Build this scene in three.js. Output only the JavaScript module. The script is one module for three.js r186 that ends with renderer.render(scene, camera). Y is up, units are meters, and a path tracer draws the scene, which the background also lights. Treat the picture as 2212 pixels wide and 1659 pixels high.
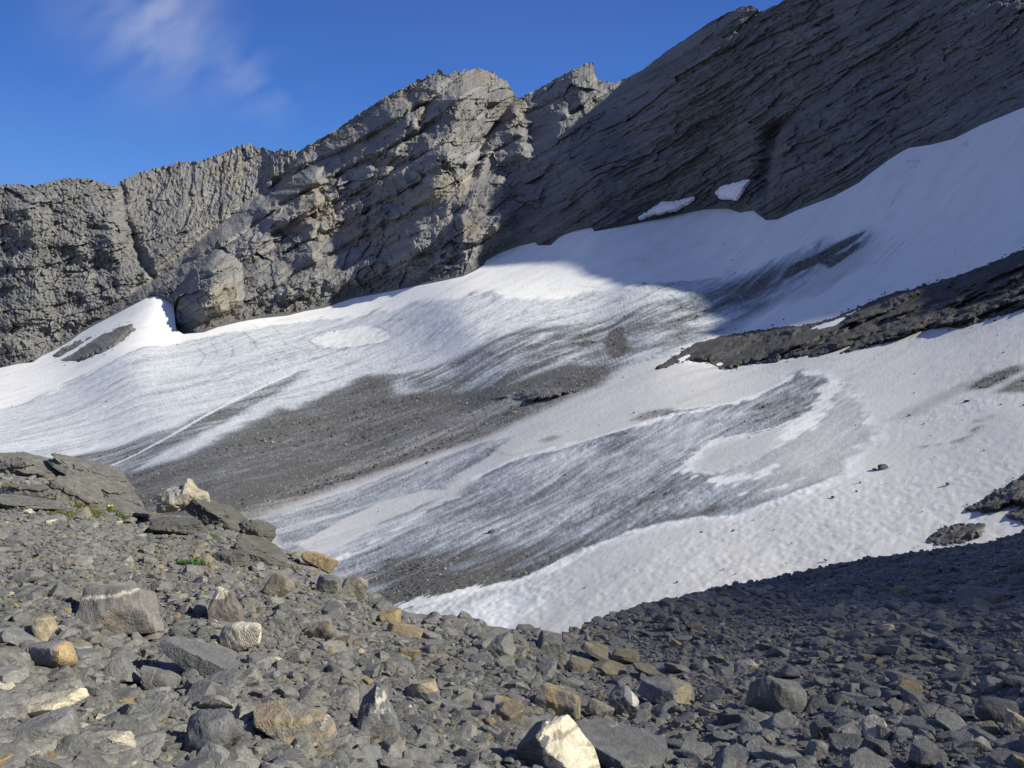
import * as THREE from 'three';
import { mergeGeometries, mergeVertices, toCreasedNormals } from 'three/addons/utils/BufferGeometryUtils.js';

// ------------------------------------------------------------------ camera, sky, sun, exposure
const F = 1863, CX = 1106, CY = 829.5;              // focal length and centre of the 2212 x 1659 survey frame
const scene = new THREE.Scene();
const camera = new THREE.PerspectiveCamera(2 * Math.atan(CY / F) * 180 / Math.PI, 4 / 3, 0.1, 9000);
camera.position.set(0, 0, 0);
camera.lookAt(0, 0, -1);
const renderer = new THREE.WebGLRenderer({ antialias: true });
renderer.toneMapping = THREE.LinearToneMapping;
const EXPOSURE = 1.75;
renderer.toneMappingExposure = EXPOSURE;
renderer.shadowMap.enabled = true;
const SUN_AZ = 20 * Math.PI / 180, SUN_EL = 33 * Math.PI / 180;
const SUN = new THREE.Vector3(Math.cos(SUN_EL) * Math.cos(SUN_AZ), Math.sin(SUN_EL), Math.cos(SUN_EL) * Math.sin(SUN_AZ));
const sun = new THREE.DirectionalLight(0xfff8e6, 4.5);
sun.position.copy(SUN).multiplyScalar(900).add(new THREE.Vector3(0, 0, -250));
sun.target.position.set(0, 0, -250);
sun.castShadow = true;
sun.shadow.radius = 1.8;
sun.shadow.mapSize.set(4096, 4096);
Object.assign(sun.shadow.camera, { left: -600, right: 600, top: 500, bottom: -500, near: 10, far: 2000 });
scene.add(sun, sun.target);

// ------------------------------------------------------------------ noise
function hash(i, j, s) {
  let n = (Math.imul(i, 374761393) + Math.imul(j, 668265263) + Math.imul(s, 1274126177)) | 0;
  n = Math.imul(n ^ (n >>> 13), 1103515245); n = Math.imul(n ^ (n >>> 15), 1274126177);
  return ((n ^ (n >>> 16)) >>> 0) / 4294967296;
}
function mulberry(a) {
  return () => { a |= 0; a = a + 0x6D2B79F5 | 0; let t = Math.imul(a ^ a >>> 15, 1 | a); t = t + Math.imul(t ^ t >>> 7, 61 | t) ^ t; return ((t ^ t >>> 14) >>> 0) / 4294967296; };
}
const fl = Math.floor, sst = (a, b, x) => { x = Math.min(1, Math.max(0, (x - a) / (b - a))); return x * x * (3 - 2 * x); };
const mix = (a, b, t) => a + (b - a) * t, clamp = (x, a, b) => Math.min(b, Math.max(a, x));
function vn(x, y, s) {                                // smooth value noise, -1..1
  const i = fl(x), j = fl(y); let a = x - i, b = y - j; a = a * a * (3 - 2 * a); b = b * b * (3 - 2 * b);
  return 2 * mix(mix(hash(i, j, s), hash(i + 1, j, s), a), mix(hash(i, j + 1, s), hash(i + 1, j + 1, s), a), b) - 1;
}
function fbm(x, y, s, o) { let v = 0, w = 1, t = 0; for (let k = 0; k < o; k++) { v += w * vn(x, y, s + k); t += w; w *= .5; const u = x * 1.6 + y * 1.2; y = y * 1.6 - x * 1.2; x = u; } return v / t; }
function facet(x, y, s) {                             // flat triangular facets over a random lattice, -1..1
  const k = (x + y) * .366; const i = fl(x + k), j = fl(y + k), a = x + k - i, b = y + k - j;
  const h0 = hash(i, j, s), h2 = hash(i + 1, j + 1, s);
  return 2 * (a > b ? h0 * (1 - a) + hash(i + 1, j, s) * (a - b) + h2 * b : h0 * (1 - b) + hash(i, j + 1, s) * (b - a) + h2 * a) - 1;
}
function blocks(x, y, s) {                            // tilted flat blocks that break off sharply at their joints, about -1..1
  const i = fl(x), j = fl(y); let best = 1e9, ci = 0, cj = 0, dx = 0, dy = 0;
  for (let a = -1; a <= 1; a++) for (let b = -1; b <= 1; b++) {
    const p = i + a, q = j + b, ux = x - p - .1 - .8 * hash(p, q, s), uy = y - q - .1 - .8 * hash(p, q, s + 500), d = Math.abs(ux) + Math.abs(uy) * .8 + .5 * Math.max(Math.abs(ux), Math.abs(uy));
    if (d < best) { best = d; ci = p; cj = q; dx = ux; dy = uy; }
  }
  return 1.2 * (hash(ci, cj, s + 900) - .5) + 1.5 * (hash(ci, cj, s + 901) - .42) * dx + 1.1 * (hash(ci, cj, s + 902) - .5) * dy;
}
function curve(pts) {                                 // piecewise linear y(x)
  return x => {
    if (x <= pts[0][0]) return pts[0][1];
    for (let k = 1; k < pts.length; k++) if (x <= pts[k][0]) { const [x0, y0] = pts[k - 1], [x1, y1] = pts[k]; return y0 + (y1 - y0) * (x - x0) / (x1 - x0); }
    return pts[pts.length - 1][1];
  };
}
const at = (px, py, d) => [(px - CX) / F * d, (CY - py) / F * d, -d];

// ------------------------------------------------------------------ sky
{
  const W = 2048, H = 1024, data = new Float32Array(W * H * 4);
  const stops = [[-90, .30, .38, .48], [-2, .42, .58, .86], [2, .36, .54, .86], [8, .19, .38, .80], [13, .105, .285, .735], [18, .062, .190, .60], [24, .038, .128, .46], [40, .034, .10, .37], [90, .03, .085, .30]];
  for (let r = 0; r < H; r++) {
    const el = (r + .5) / H * 180 - 90; let k = 1; while (k < stops.length - 1 && stops[k][0] < el) k++;
    const a = stops[k - 1], b = stops[k], t = clamp((el - a[0]) / (b[0] - a[0]), 0, 1);
    const y = Math.sin(el * Math.PI / 180), ch = Math.cos(el * Math.PI / 180);
    for (let c = 0; c < W; c++) {
      const az = ((c + .5) / W - .5) * 2 * Math.PI, x = Math.cos(az) * ch, z = Math.sin(az) * ch;
      let R = mix(a[1], b[1], t), G = mix(a[2], b[2], t), B = mix(a[3], b[3], t);
      const mu = x * SUN.x + y * SUN.y + z * SUN.z;      // air brightens towards the sun
      const g = .05 * Math.pow(Math.max(0, mu), 3) + .35 * Math.pow(Math.max(0, mu), 24) + 1.2 * Math.pow(Math.max(0, mu), 160);
      R += g; G += g * .98; B += g * .93;
      if (el > 3) {                                      // thin torn cirrus overhead; cover added out of view to whiten the shade fill
        const q = 1 / Math.max(.08, y), X = x * q, Z = z * q;
        const wx = .35 * fbm(X * 1.3, Z * 1.3, 71, 3), wz = .35 * fbm(X * 1.3 + 9, Z * 1.3, 75, 3);
        let m = fbm((X + wx) * .55 + 3.1, (Z + wz) * .75 + 1.7, 60, 6);
        m = sst(-.45, .75, m) * .82;
        // the wisp over the left ridge
        const u = Math.atan2(x, -z) * 57.3, v = el, fu = u * .8 + v * .6, fv = v * .8 - u * .6, sh = fbm(fu * .14 + 4, fv * .3, 81, 5), s2 = fbm(fu * .4, fv * 1.1 + .6 * fbm(u * .5, v * .5, 86, 3), 90, 5);
        const e1 = Math.exp(-(((u + 22.2 + (v - 19) * .18) / 4.6) ** 2) - (((v - 21.2) / 3.6) ** 2)), e2 = Math.exp(-(((u + 17.6 + (v - 19) * .6) / 3.6) ** 2) - (((v - 18.6) / 2.4) ** 2)), e3 = Math.exp(-(((u + 15.0) / 2.2) ** 2) - (((v - 18.0) / 1.1) ** 2));
        const near = Math.max(e1, .75 * e2, .7 * e3);
        m *= 1 - .97 * sst(62, 44, Math.abs(u)) * sst(40, 30, v) * (z < 0 ? 1 : 0);  // added veil cleared inside the view, left dense everywhere else
        m = Math.max(m, clamp(near * (.45 + .95 * sh + .55 * s2 * (.4 + near)), 0, 1) * .31);
        R = mix(R, .80, m); G = mix(G, .82, m); B = mix(B, .88, m);
      }
      const o = (r * W + c) * 4; data[o] = R / EXPOSURE; data[o + 1] = G / EXPOSURE; data[o + 2] = B / EXPOSURE; data[o + 3] = 1;
    }
  }
  const t = new THREE.DataTexture(data, W, H, THREE.RGBAFormat, THREE.FloatType);
  t.mapping = THREE.EquirectangularReflectionMapping; t.magFilter = t.minFilter = THREE.LinearFilter; t.needsUpdate = true;
  scene.background = t; scene.environment = t;
}

// ------------------------------------------------------------------ helpers
const usedNames = {};
function numbered(n) { const k = usedNames[n] = (usedNames[n] ?? -1) + 1; return k ? n + '_' + String(k).padStart(3, '0') : n; }
function put(o, name, parent = scene) { o.name = parent === scene ? numbered(name) : name; o.castShadow = o.receiveShadow = true; parent.add(o); return o; }
function struct(o, name) { put(o, name); o.userData.kind = 'structure'; return o; }
function thing(o, name, label, category, group) { put(o, name); o.userData.label = label; o.userData.category = category; if (group) o.userData.group = group; return o; }
function gridGeometry(cols, rows, pos, col, keep, smooth) {
  const idx = [];
  for (let c = 0; c < cols - 1; c++) for (let r = 0; r < rows - 1; r++) {
    const a = c * rows + r, b = a + rows;
    if (keep && !(keep[a] || keep[b] || keep[a + 1] || keep[b + 1])) continue;
    if ((c + r) & 1) idx.push(a, b, a + 1, b, b + 1, a + 1); else idx.push(a, b, b + 1, a, b + 1, a + 1);
  }
  if (keep) {                                            // drop the vertices no face uses
    const to = new Int32Array(pos.length / 3).fill(-1), P = [], K = [];
    for (let i = 0; i < idx.length; i++) { const v = idx[i]; if (to[v] < 0) { to[v] = P.length / 3; for (let j = 0; j < 3; j++) { P.push(pos[3 * v + j]); K.push(col[3 * v + j]); } } idx[i] = to[v]; }
    pos = new Float32Array(P); col = new Float32Array(K);
  }
  const g = new THREE.BufferGeometry();
  g.setAttribute('position', new THREE.BufferAttribute(pos, 3));
  if (col) g.setAttribute('color', new THREE.BufferAttribute(col, 3));
  g.setIndex(idx);
  if (smooth) g.computeVertexNormals();
  return g;
}
function segDist(x, y, P) {                            // distance to a closed polygon, negative inside
  let d = 1e18, inside = false;
  for (let i = 0, j = P.length - 1; i < P.length; j = i++) {
    const ax = P[j][0], ay = P[j][1], bx = P[i][0], by = P[i][1], ex = bx - ax, ey = by - ay;
    const t = clamp(((x - ax) * ex + (y - ay) * ey) / (ex * ex + ey * ey + 1e-12), 0, 1), qx = x - ax - t * ex, qy = y - ay - t * ey;
    d = Math.min(d, qx * qx + qy * qy);
    if ((ay > y) !== (by > y) && x < (bx - ax) * (y - ay) / (by - ay) + ax) inside = !inside;
  }
  return inside ? -Math.sqrt(d) : Math.sqrt(d);
}
function lineDist(x, y, P) {
  let d = 1e18;
  for (let i = 1; i < P.length; i++) {
    const ax = P[i - 1][0], ay = P[i - 1][1], ex = P[i][0] - ax, ey = P[i][1] - ay;
    const t = clamp(((x - ax) * ex + (y - ay) * ey) / (ex * ex + ey * ey), 0, 1), qx = x - ax - t * ex, qy = y - ay - t * ey;
    d = Math.min(d, qx * qx + qy * qy);
  }
  return Math.sqrt(d);
}

// ------------------------------------------------------------------ glacier bed: surveyed distances, thin-plate surface of 1/distance
const survey = [
  [1110, 1370, 75], [950, 1270, 92], [600, 1120, 155], [250, 1030, 240], [0, 985, 290], [1420, 800, 208], [1100, 1000, 154], [1700, 1000, 104], [2212, 900, 97], [2212, 1150, 69],
  [1700, 1200, 77], [1400, 1200, 85], [2212, 680, 148], [2212, 560, 180], [2212, 240, 275], [1850, 400, 345], [1650, 470, 390], [1280, 490, 455], [1050, 575, 478], [850, 640, 492], [520, 700, 500],
  [380, 720, 505], [335, 640, 545], [120, 775, 525], [0, 800, 530], [700, 900, 285], [1000, 700, 368], [1300, 700, 332], [1540, 640, 330], [1600, 720, 255], [1000, 850, 277], [750, 1000, 208],
  [0, 900, 390], [300, 830, 380], [-450, 860, 560], [-450, 1000, 300], [-450, 1150, 210], [2600, 60, 235], [2600, 700, 112], [2600, 1000, 73], [2600, 1270, 55], [1110, 1520, 60], [400, 1250, 118], [2212, 1300, 59], [1980, 640, 203], [3000, -60, 186], [3400, -150, 150], [3400, 300, 108], [3400, 700, 79], [3400, 1000, 57], [3400, 1270, 46]];
const tps = (() => {
  const n = survey.length, m = n + 3, A = [], S = 1000;
  const U = (x, y) => { const r = x * x + y * y; return r < 1e-12 ? 0 : r * Math.log(r); };
  for (let i = 0; i < m; i++) A.push(new Float64Array(m + 1));
  for (let i = 0; i < n; i++) {
    const [x, y, d] = survey[i];
    for (let j = 0; j < n; j++) A[i][j] = U((x - survey[j][0]) / S, (y - survey[j][1]) / S);
    A[i][i] += 6e-3; A[i][n] = A[n][i] = 1; A[i][n + 1] = A[n + 1][i] = x / S; A[i][n + 2] = A[n + 2][i] = y / S; A[i][m] = 100 / d;
  }
  for (let c = 0; c < m; c++) {
    let p = c; for (let r = c + 1; r < m; r++) if (Math.abs(A[r][c]) > Math.abs(A[p][c])) p = r;
    [A[c], A[p]] = [A[p], A[c]];
    for (let r = 0; r < m; r++) if (r !== c) { const f = A[r][c] / A[c][c]; if (f) for (let k = c; k <= m; k++) A[r][k] -= f * A[c][k]; }
  }
  const w = A.map((row, i) => row[m] / row[i]);
  return (px, py) => { let v = w[n] + w[n + 1] * px / S + w[n + 2] * py / S; for (let i = 0; i < n; i++) v += w[i] * U((px - survey[i][0]) / S, (py - survey[i][1]) / S); return 100 / Math.max(v, .12); };
})();

// ------------------------------------------------------------------ outlines of the mountain
const baseLine = curve([[-450, 830], [-200, 812], [0, 795], [40, 786], [70, 783], [92, 768], [115, 758], [150, 738], [185, 712], [240, 684], [290, 658], [322, 641], [335, 637], [358, 645], [374, 653], [377, 680], [380, 712], [396, 722], [440, 718], [470, 707], [520, 695], [560, 688], [620, 682], [660, 672], [700, 665], [760, 645], [830, 632], [900, 618], [960, 606], [1000, 597], [1030, 583], [1046, 572], [1050, 562], [1075, 548], [1120, 532], [1155, 522], [1162, 530], [1190, 530], [1215, 506], [1279, 489], [1283, 500], [1330, 492], [1390, 480], [1440, 470], [1520, 452], [1570, 450], [1600, 460], [1625, 452], [1640, 465], [1655, 476], [1680, 474], [1720, 455], [1760, 440], [1800, 425], [1855, 395], [1880, 375], [1920, 345], [1960, 320], [2010, 313], [2060, 300], [2120, 270], [2212, 232], [2300, 190], [2600, 60], [3000, -60], [3400, -150]]);
const ridgeY = curve([[-450, 330], [-200, 415], [0, 399], [30, 397], [60, 402], [100, 395], [120, 390], [145, 386], [165, 385], [200, 388], [235, 398], [253, 403], [258, 394], [275, 383], [310, 370], [345, 362], [380, 353], [405, 350], [430, 346], [470, 335], [500, 320], [520, 314], [540, 309], [552, 318], [570, 320], [585, 327], [605, 323], [620, 325], [645, 327], [690, 300], [720, 283], [780, 242], [830, 210], [870, 190], [905, 170], [925, 163], [945, 152], [960, 160], [975, 155], [1000, 152], [1020, 150], [1045, 148], [1060, 155], [1075, 165], [1095, 172], [1100, 185], [1113, 205], [1120, 212], [1150, 200], [1200, 170], [1250, 145], [1275, 136], [1282, 138], [1284, 152], [1290, 170], [1310, 177], [1330, 178], [1345, 172], [1360, 165], [1390, 150], [1430, 118], [1440, 110], [1480, 85], [1530, 50], [1570, 28], [1600, 15], [1625, 12], [1640, 22], [1646, 25], [1665, 15], [1680, 10], [1690, 2], [1700, -8], [1850, -120], [2060, -205], [2132, -185], [2190, -178], [2250, -172], [2300, -150], [2422, -145], [2600, -205], [2998, -373], [3400, -590]]);
const ridgeD = curve([[-450, 620], [0, 640], [250, 660], [300, 690], [540, 690], [645, 650], [800, 640], [1000, 630], [1113, 640], [1200, 620], [1290, 600], [1345, 588], [1400, 555], [1450, 520], [1520, 484], [1600, 460], [1700, 443], [1850, 425], [2060, 400], [2132, 385], [2422, 335], [2600, 306], [2998, 265], [3400, 229]]);

const smoothed = (f, w) => { const t = new Float32Array(3901); for (let i = 0; i <= 3900; i++) { let v = 0; for (let k = -8; k <= 8; k++) v += f(clamp(i - 475 + k * w / 8, -450, 3400)); t[i] = v / 17; } return x => { const u = clamp(x + 475, 0, 3899), i = fl(u); return mix(t[i], t[i + 1], u - i); }; };
const baseSoft = smoothed(baseLine, 45), ridgeSoft = smoothed(ridgeY, 50), ridgeDSoft = smoothed(ridgeD, 40);
const fins = [[[[205, 992], [290, 978], [345, 966]], 100, 62, 17], [[[345, 962], [430, 940]], 110, 92, 15], [[[212, 1116], [345, 1134]], 88, 26, 13], [[[262, 1206], [350, 1202]], 70, 40, 9], [[[388, 664], [482, 622]], 60, 105, 15], [[[445, 800], [500, 782]], 70, 48, 11], [[[575, 462], [690, 436]], 45, 62, 12], [[[446, 592], [488, 584]], 40, 32, 9], [[[330, 845], [420, 815]], 60, 40, 10], [[[250, 880], [330, 858]], 60, 36, 10], [[[500, 905], [580, 880]], 70, 50, 11], [[[520, 560], [610, 548]], 45, 40, 9], [[[470, 700], [560, 680]], 60, 55, 10], [[[400, 1080], [510, 1072]], 60, 26, 9], [[[420, 60], [520, 75]], 60, 50, 8], [[[520, 170], [640, 190]], 70, 60, 9], [[[480, 235], [600, 262]], 50, 45, 9], [[[330, 1330], [430, 1290]], 120, 60, 8]];
function mountainRelief(px, py, t, tA) {                   // metres towards the viewer; strata and joints
  const wx = 9 * fbm(px / 120, py / 120, 11, 3), wy = 9 * fbm(px / 120 + 7, py / 120, 15, 3), X = px + wx, Y = py + wy;
  // strata dipping up to the right
  const S = .5 * X + .866 * Y, A = .866 * X - .5 * Y;
  const layer = S / 46 + .35 * vn(A / 160, 3.3, 21), li = fl(layer), lf = layer - li, la = .35 + hash(li, 5, 31) * 1.1;
  const saw = la * (lf < .78 ? lf / .78 : (1 - lf) / .22) - .5 * la;
  const rough = .45 + .8 * Math.abs(vn(X / 90, Y / 90, 77));
  const bu = A / (80 + 60 * hash(li, 8, 36)) + hash(li, 6, 37) * 7 + .25 * vn(S / 20, A / 60, 25), bf = bu - fl(bu), ba = .35 + .9 * hash(fl(bu), li, 38);
  const block = ba * (bf < .8 ? bf / .8 : (1 - bf) / .2);               // slabs that rise to the right and break off in a lit step
  const l2 = S / 17 + .4 * vn(A / 70, 8.3, 27), l2i = fl(l2), b2 = A / (26 + 26 * hash(l2i, 8, 39)) + hash(l2i, 1, 46) * 5 + .2 * vn(S / 8, A / 20, 28), b2f = b2 - fl(b2), b2a = hash(fl(b2), l2i, 47);
  const small = b2a * (b2f < .75 ? b2f / .75 : (1 - b2f) / .25) + .35 * (hash(l2i, 4, 48) - .5) * (l2 - l2i);
  const main = 15 * facet(A / 240, S / 120, 41) + 6.5 * saw + 6.5 * block - 4;
  const mainF = rough * (2 * small + 5.6 * blocks(A / 74, S / 36, 42) + 1.2 * facet(X / 17, Y / 34, 49) + 3 * blocks(A / 27, S / 13, 43) + .9 * facet(X / 8, Y / 15, 50) + 1.3 * blocks(A / 10, S / 5.6, 44) + .45 * facet(A / 5, S / 3.6, 45));
  // the big slab faces above the snow
  const wallS = S + 10 * vn(A / 90, S / 70, 22), wl = wallS / 24, wli = fl(wl), wlf = wl - wli;
  const w2 = S / 8.5 + .5 * vn(A / 55, S / 40, 26), w2i = fl(w2), w2f = w2 - w2i, wstep = (hash(w2i, fl(A / 90 + hash(w2i, 3, 34) * 5), 35) - .35) * 2.1 * (w2f < .8 ? w2f / .8 : (1 - w2f) / .2);
  const wall = 9 * facet(A / 420, S / 150, 51), wallF = 3.4 * blocks(A / 170, S / 30, 52) + 2.2 * blocks(A / 66, S / 11, 53) + 1.1 * blocks(A / 28, S / 5.5, 54) + .8 * facet(A / 16, S / 3.6, 55) + .5 * facet(X / 9, Y / 14, 56) + (hash(wli, 9, 33) - .3) * 2.6 * (wlf < .85 ? wlf / .85 : (1 - wlf) / .15) + wstep;
  const gw = sst(-45, 45, ((px - 1360) * 410 + (py - 165) * 310) / 514 + 14 * vn(px / 40, py / 40, 99));
  // folded beds of the shoulder and the left cliff
  const R = Math.hypot(X - 205, (Y - 330) * .95), ang = Math.atan2(Y - 330, X - 205) * 130, fr = R / 14 + 2.2 * vn(R / 34, 3.1, 29) + .9 * vn(ang / 60, R / 30, 23), fi = fl(fr), ff = fr - fi;
  const fold = 7 * facet(ang / 120, R / 60, 62), foldF = hash(fi, 2, 61) * hash(fi, 7, 61) * 3.2 * (ff < .7 ? ff / .7 : (1 - ff) / .3) * sst(-.6, .2, vn(ang / 70, R / 60, 30)) + 3.2 * blocks(ang / 50, R / 24, 63) + 1.6 * blocks(ang / 20, R / 9, 64) + .9 * blocks(X / 8, Y / 9, 71) + .9 * facet(X / 5, Y / 6, 65);
  const T = Y * .97 + X * .22, L = X * .97 - Y * .22, tl = T / 30 + .4 * vn(L / 60, 1.5, 24), tf = tl - fl(tl);
  const R2 = Math.hypot(X - 130, Y - 478), f2 = R2 / 11 - fl(R2 / 11), arc = sst(118, 60, Math.abs(R2 - 70)) * sst(470, 430, Y);
  const left = 9 * facet(L / 110, T / 80, 66), leftF = 2.6 * (hash(fl(tl), 3, 67) - .2) * tf + 4 * blocks(L / 48, T / 34, 68) + 2.3 * blocks(L / 19, T / 15, 69) + 1.2 * blocks(L / 8.5, T / 7, 70) + .9 * facet(L / 5, T / 4, 72) + arc * 1.3 * hash(fl(R2 / 11), 5, 73) * (1 - Math.abs(2 * f2 - 1)) * sst(-.3, .4, vn(X / 30, Y / 30, 74));
  // block boundaries: fault gully and the trough below the main slab
  const cut = (py < 470 ? 257 + (py - 395) * .15 : 268 + (py - 470) * .45), gl = sst(-9, 9, px - cut);
  const dia = ((px - 330) * 255 + (py - 600) * 310) / 401, gm = sst(-12, 14, dia + 6 * vn(px / 25, py / 25, 98));
  const mainMass = mix(main + 17 * sst(0, 60, dia), wall + 8 - 10 * sst(0, 160, ((px - 1360) * 410 + (py - 165) * 310) / 514), gw);
  let h = mix(mix(left + 10, fold + 4, gl), mainMass, gm); const fine = mix(mix(leftF, foldF, gl), mix(mainF, wallF, gw), gm);
  h -= 8 * Math.exp(-(((px - cut + 4 * vn(py / 14, 1.2, 94)) / 10) ** 2)) * (1 - gm) + 9 * Math.exp(-((dia / 11) ** 2)) * sst(660, 520, px);
  // notch between the two summits and its gully
  h -= 15 * Math.exp(-((lineDist(px, py, [[1114, 205], [1070, 270], [1042, 310], [1020, 380]]) / 11) ** 2));
  // the pale buttress low on the left and the step of the corner above the snow
  h += 16 * sst(26, 6, segDist(px, py, [[385, 700], [382, 660], [440, 590], [470, 560], [500, 580], [505, 660], [490, 690]])) ;
  h += 13 * sst(26, 4, segDist(px, py, [[1090, 520], [1010, 560], [1005, 470], [1035, 420], [1075, 400], [1092, 440]]));
  for (const [c, sw, fw, amp] of fins) {               // slabs that climb to an edge and break off to the right
    const y0 = c[0][0], y1 = c[c.length - 1][0]; if (py < y0 - 30 || py > y1 + 30) continue;
    const e = curve(c)(py) + 7 * vn(py / 11, c[0][1], 92) + 3 * vn(py / 4, c[0][1], 91), u = px - e; if (u < -sw || u > fw) continue;
    h += amp * (u < 0 ? 1 + u / sw : 1 - u / fw) * sst(y0 - 30, y0 + 12, py) * sst(y1 + 30, y1 - 12, py);
  }
  // chimney in the great wall, the rounded pillar right of it
  const cx = curve([[140, 1880], [170, 1830], [230, 1747], [274, 1687], [337, 1663], [400, 1655], [470, 1652]])(py);
  h += 13 * sst(-4, 30, px - cx) * sst(330, 60, px - cx) * sst(150, 260, py);
  const gu = px - cx + 6 * vn(py / 16, 2.2, 93) + 3 * vn(py / 6, 4.2, 90); h -= 22 * (gu < 0 ? Math.exp(-((gu / 26) ** 2)) : Math.exp(-((gu / 7) ** 2))) * sst(225, 300, py);
  // ground away where it must meet the snow line and the skyline
  const top = mix(1, px > 1800 ? .1 : .45, sst(px > 1800 ? .5 : .85, 1, tA));
  return h * sst(0, .16, t) * top + fine * sst(0, .025, tA) * (px > 1800 ? top : 1);
}
function mountainDepth(px, py) {
  const by = baseLine(px), ry = ridgeY(px), tA = clamp((by - py) / (by - ry), 0, 1), bs = baseSoft(px), rs = ridgeSoft(px), t = clamp((bs - py) / (bs - rs), 0, 1.12);
  const d = mix(tps(px, bs), ridgeDSoft(px + .756 * Math.max(0, py - rs) * sst(1000, 1180, px) * sst(1700, 1500, px)), Math.pow(t, .85));
  return d - mountainRelief(px, py, t, tA) * d / 560;
}
function columns(step) { const a = []; for (let x = -450; x < -50; x += 10) a.push(x); for (let x = -50; x < 2262; x += step) a.push(x); for (let x = 2262; x <= 3400; x += 10) a.push(x); return a; }

{ // mountain: front face, skyline, back slope
  const C = columns(1.85), rows = 250, back = 6, N = rows + back, pos = new Float32Array(C.length * N * 3), col = new Float32Array(C.length * N * 3);
  C.forEach((px, c) => {
    const by = baseLine(px), jag = (2.2 * facet(px / 9, 2.5, 201) + 1.6 * facet(px / 4.3, 7.5, 202)) * sst(1380, 1300, px) * (1 + 1.2 * sst(880, 930, px) * sst(1130, 1100, px)) + 1.2 * facet(px / 7, 4.5, 203), ry = ridgeY(px) + jag;
    const yB = Math.min(by - 5, baseSoft(px) - 42), yT = Math.max(ry + 5, ridgeSoft(px) + 42); let last;
    for (let r = 0; r < N; r++) {
      const o = (c * N + r) * 3; let p, py = ry;
      if (r < rows) { py = r < 34 ? mix(by, yB, r / 34) : r < 212 ? mix(yB, yT, (r - 34) / 178) : mix(yT, ry, (r - 212) / (rows - 213)); p = at(px, py, r ? mountainDepth(px, Math.max(py, ridgeY(px))) : tps(px, by)); last = p; }
      else { const k = (r - rows + 1) / back, s = 1 + .26 * k; p = [last[0] * s, last[1] - (last[1] + 60) * k * k * .9 - 6 * k, last[2] * s]; }
      pos[o] = p[0]; pos[o + 1] = p[1]; pos[o + 2] = p[2];
      // limestone: grey, ochre stained patches, dark beds
      const wx = 9 * fbm(px / 120, py / 120, 11, 2), S = .5 * (px + wx) + .866 * py, A = .866 * px - .5 * py;
      const n = .5 + .5 * fbm(px / 46, py / 46, 301, 4), bed = vn(S / 7, A / 120, 302) + .8 * vn(S / 3, A / 60, 303), fine = hash(c, r, 7) - .5;
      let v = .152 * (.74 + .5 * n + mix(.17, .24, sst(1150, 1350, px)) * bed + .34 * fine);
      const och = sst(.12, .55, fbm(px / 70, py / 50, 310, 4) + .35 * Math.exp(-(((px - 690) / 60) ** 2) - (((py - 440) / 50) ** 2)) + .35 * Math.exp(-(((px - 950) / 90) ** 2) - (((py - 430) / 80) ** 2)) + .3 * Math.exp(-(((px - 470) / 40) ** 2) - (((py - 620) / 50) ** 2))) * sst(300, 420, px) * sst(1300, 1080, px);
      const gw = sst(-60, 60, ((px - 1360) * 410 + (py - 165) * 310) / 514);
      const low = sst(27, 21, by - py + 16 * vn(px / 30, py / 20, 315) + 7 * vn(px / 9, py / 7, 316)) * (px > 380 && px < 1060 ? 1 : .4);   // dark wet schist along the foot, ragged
      v *= mix(mix(.82, 1, sst(300, 520, px)), .7, gw) * mix(1, .62, low);  // right wall painted darker up to the terminator, shade put into its colour
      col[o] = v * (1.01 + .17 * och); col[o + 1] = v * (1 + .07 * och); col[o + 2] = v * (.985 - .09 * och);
    }
  });
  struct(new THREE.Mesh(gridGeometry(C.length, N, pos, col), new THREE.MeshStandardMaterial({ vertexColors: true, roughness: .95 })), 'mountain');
}
{ // the ridge goes on round the cirque to the right of the frame and shades the slopes below it
  const top = [[282, 175, -229], [298, 173, -185], [312, 172, -140], [323, 170, -108], [334, 160, -50], [340, 158, 0], [342, 166, 40], [344, 205, 66], [344, 223, 82], [344, 230, 88], [344, 230.5, 93], [344, 233.5, 99], [344, 232.2, 104], [345, 234.4, 109], [345, 233, 114], [345, 234.2, 119], [345, 232.5, 124], [345, 236, 150], [340, 240, 260], [300, 240, 420]];
  const n = 150, rows = 26, pos = new Float32Array(n * rows * 3), col = new Float32Array(n * rows * 3);
  for (let c = 0; c < n; c++) {
    const u = c / (n - 1) * (top.length - 1), k = Math.min(fl(u), top.length - 2), f = u - k, R = [0, 1, 2].map(i => mix(top[k][i], top[k + 1][i], f));
    const B = [R[0] * .62 + 8, mix(79, 10, sst(-230, 40, R[2])), R[2] * .65];
    for (let r = 0; r < rows; r++) {
      const o = (c * rows + r) * 3, t = r / 19;
      let p = t <= 1 ? B.map((b, i) => mix(b, R[i], t)) : [R[0] + (t - 1) * 500, R[1] - (t - 1) * 650, R[2]];
      if (t < .97) { const h = 12 * facet(c / 9, r / 5, 401) + 6 * facet(c / 4, r / 2.4, 402); p = [p[0] - h * sst(1, .8, t), p[1], p[2]]; }
      pos[o] = p[0]; pos[o + 1] = p[1]; pos[o + 2] = p[2];
      const v = .13 * (1 + .3 * fbm(c / 5, r / 3, 405, 3)); col[o] = v; col[o + 1] = v * .99; col[o + 2] = v * .97;
    }
  }
  struct(new THREE.Mesh(gridGeometry(n, rows, pos, col), new THREE.MeshStandardMaterial({ vertexColors: true, roughness: .95, side: THREE.DoubleSide })), 'mountain_ridge');
}

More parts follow.
